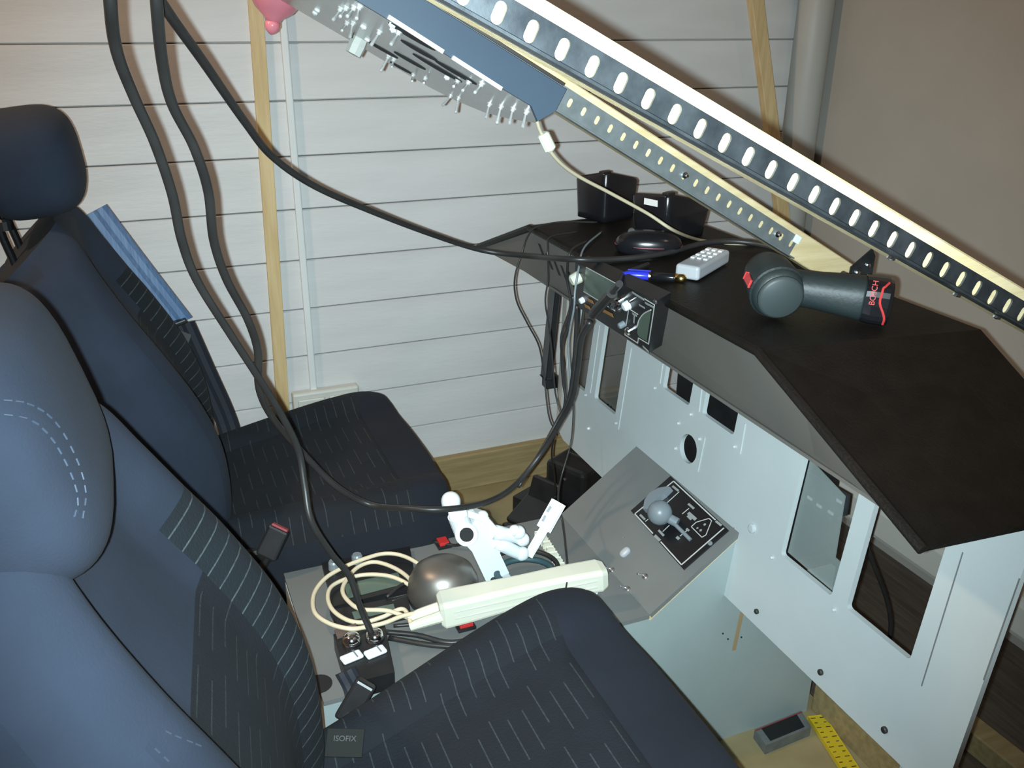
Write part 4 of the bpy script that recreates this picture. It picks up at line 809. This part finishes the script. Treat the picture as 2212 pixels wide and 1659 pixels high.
# ================================================================== FLOOR THINGS, PEDALS
pdl = thing('rudder_pedals', 'black ribbed rudder pedal unit on the floor in front of the far seat', 'pedals', (.90, 1.62, 0))
def bx3(p, q, wy, hz, m='black', nm='frame', z0=0): return obj(nm, bar(V((p[0], p[1], z0+hz/2)), V((q[0], q[1], z0+hz/2)), wy, hz, V((0, 0, 1)), .004), m, pdl)
g = lambda x, y, z=0: atZ(x, y, z)
a_, c_ = g(1150, 1105, .03), g(1300, 1015, .03); bx3(a_, c_, .14, .05, 'black', 'base')
for k, (x, y) in enumerate(((1170, 1085), (1245, 1030))):
    q = g(x, y, .09); dv_ = (c_-a_).normalized(); sd = V((0, 0, 1)).cross(dv_)
    mt = frame(q, (dv_*.35+V((0, 0, 1))*.93).normalized(), sd)
    pp_ = obj('pedal', box((0, 0, 0), (.12, .085, .016), mt, .005), 'black', pdl)
    for i in range(6): obj('rib', box((-.045+.018*i, 0, .010*(-1)), (.006, .080, .006), mt), 'rubber', pp_)
    obj('pedal_arm', tube([q-V((0, 0, .02)), V((q.x, q.y, .04))+dv_*.03], .009, 8, 2, False), 'black', pdl)
q = g(1155, 1110, .075); obj('heel_plate', box((0, 0, 0), (.10, .11, .018), frame(q, ((c_-a_).normalized()*.8+V((0, 0, 1))*.35).normalized(), V((0, 0, 1)).cross(c_-a_)), .006), 'black', pdl)
q0, q1 = g(1092, 1150, .02), g(1165, 1135, .02); bx3(q0, q1, .05, .035, 'black', 'foot')
obj('housing', box((0, 0, 0), (.16, .13, .10), frame(g(1258, 1022, .09), (c_-a_).normalized(), V((0, 0, 1)).cross(c_-a_)), .012), 'black', pdl)
obj('bolt', lathe([(.004, 0), (.004, .003), (0, .004)], zframe(g(1220, 1035, .12), V((-.3, -.8, .5))), sides=10), 'chrome', pdl)
# folding rule
ra, rb = g(1762, 1552, .003), g(1850, 1690, .003); rl = thing('folding_rule', 'yellow folding rule with black marks lying along the panel base', 'ruler', (ra+rb)/2-V((0, 0, .003)))
dv = (rb-ra); sd = V((0, 0, 1)).cross(dv).normalized(); sd = sd if sd.x < 0 else -sd; RM = frame(ra, dv, V((0, 0, 1)).cross(dv)); rL = dv.length+.15
tilt_ = RM @ Matrix.Rotation(math.radians(0), 4, 'X')
obj('leaf', box((rL/2, .0, .004), (rL, .033, .006), tilt_, .001), 'yellow', rl)
for k in range(int(rL/.012)):
    for s in (-1, 1): obj('tick', box((.006+k*.012, s*.009, .0073), (.0015, .006 if k % 2 else .009, .0004), tilt_), 'dark', rl)
# small black box by the pedestal foot
vx = thing('metal_box', 'small black-faced metal box on the floor against the pedestal side', 'box', g(1688, 1585))
c4 = [g(*p, .022) for p in ((1630, 1575), (1730, 1535), (1752, 1570), (1655, 1610))]; obj('case', prism(c4, V((0, 0, -.0218))), 'zinc2', vx)
cc_ = sum(c4, V())/4; obj('face', prism([cc_+(p-cc_)*.76+V((0, 0, .001)) for p in c4], V((0, 0, -.0009))), 'blackgl', vx)
obj('red_line', bar(c4[0]*.9+c4[3]*.1+V((0, 0, .0008)), c4[1]*.9+c4[2]*.1+V((0, 0, .0008)), .002, .001), 'redd', vx)
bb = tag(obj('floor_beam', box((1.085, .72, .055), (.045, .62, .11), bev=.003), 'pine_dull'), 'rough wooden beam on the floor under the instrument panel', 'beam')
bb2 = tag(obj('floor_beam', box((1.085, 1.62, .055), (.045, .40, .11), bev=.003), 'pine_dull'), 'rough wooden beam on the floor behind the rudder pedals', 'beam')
# dark tablet edge behind the hanging wires at the far end of the panel
tb_ = thing('tablet', 'thin dark tablet standing edge-on at the far end of the instrument panel', 'tablet', V((.80, 1.74, .60)))
p, q = atY(1203, 600, 1.735), atY(1180, 815, 1.735); obj('body', bar(p, q, .03, .016, V((1, -.1, .1)), .003), 'black', tb_); obj('stand', box((0, 0, 0), (.03, .03, .03), Matrix.Translation(q+V((.01, 0, -.01))), .003), 'black', tb_)
# cable and pale cloth behind the open window
cable('loose_cable', 'black cable hanging behind the open panel window', [(1868, 1170, 1.02), (1885, 1215, 1.02), (1912, 1285, 1.02), (1924, 1340, 1.02), (1922, 1400, 1.02), (1930, 1470, 1.02), (1935, 1590, 1.02)], .0042)
q = atY(1900, 1170, 1.10); tag(obj('pale_duct', box((1.22, .98, .36), (.06, .55, .07), Matrix.Identity(4), .012), 'wall_grey'), 'pale grey duct running behind the panel windows', 'duct')

# further strands of the cable bundle beside the panel
cable('bundle_cable', 'slim black cable following the thick one up towards the fascia', [(1120, 1052, 1.26), (1168, 975, 1.29), (1206, 905, 1.30), (1228, 862, 1.29), (1238, 800, 1.28), (1244, 720, 1.27), (1246, 660, 1.26)], .0034)
cable('bundle_cable', 'brownish slim cable twisted around the bundle beside the panel edge', [(1150, 1010, 1.30), (1190, 935, 1.32), (1222, 880, 1.32), (1216, 820, 1.33), (1214, 750, 1.33), (1228, 700, 1.32), (1238, 640, 1.30)], .0026)
# timber of the platform framing beyond the panel
p, q = atZ(2075, 1560, -.10), atZ(2300, 1740, -.10); tag(obj('floor_beam', bar(V((p.x, p.y, -.105)), V((q.x, q.y, -.105)), .05, .05, V((0, 0, 1)), .003), 'pine_dull'), 'timber beam on the dark laminate floor beside the panel end', 'beam')
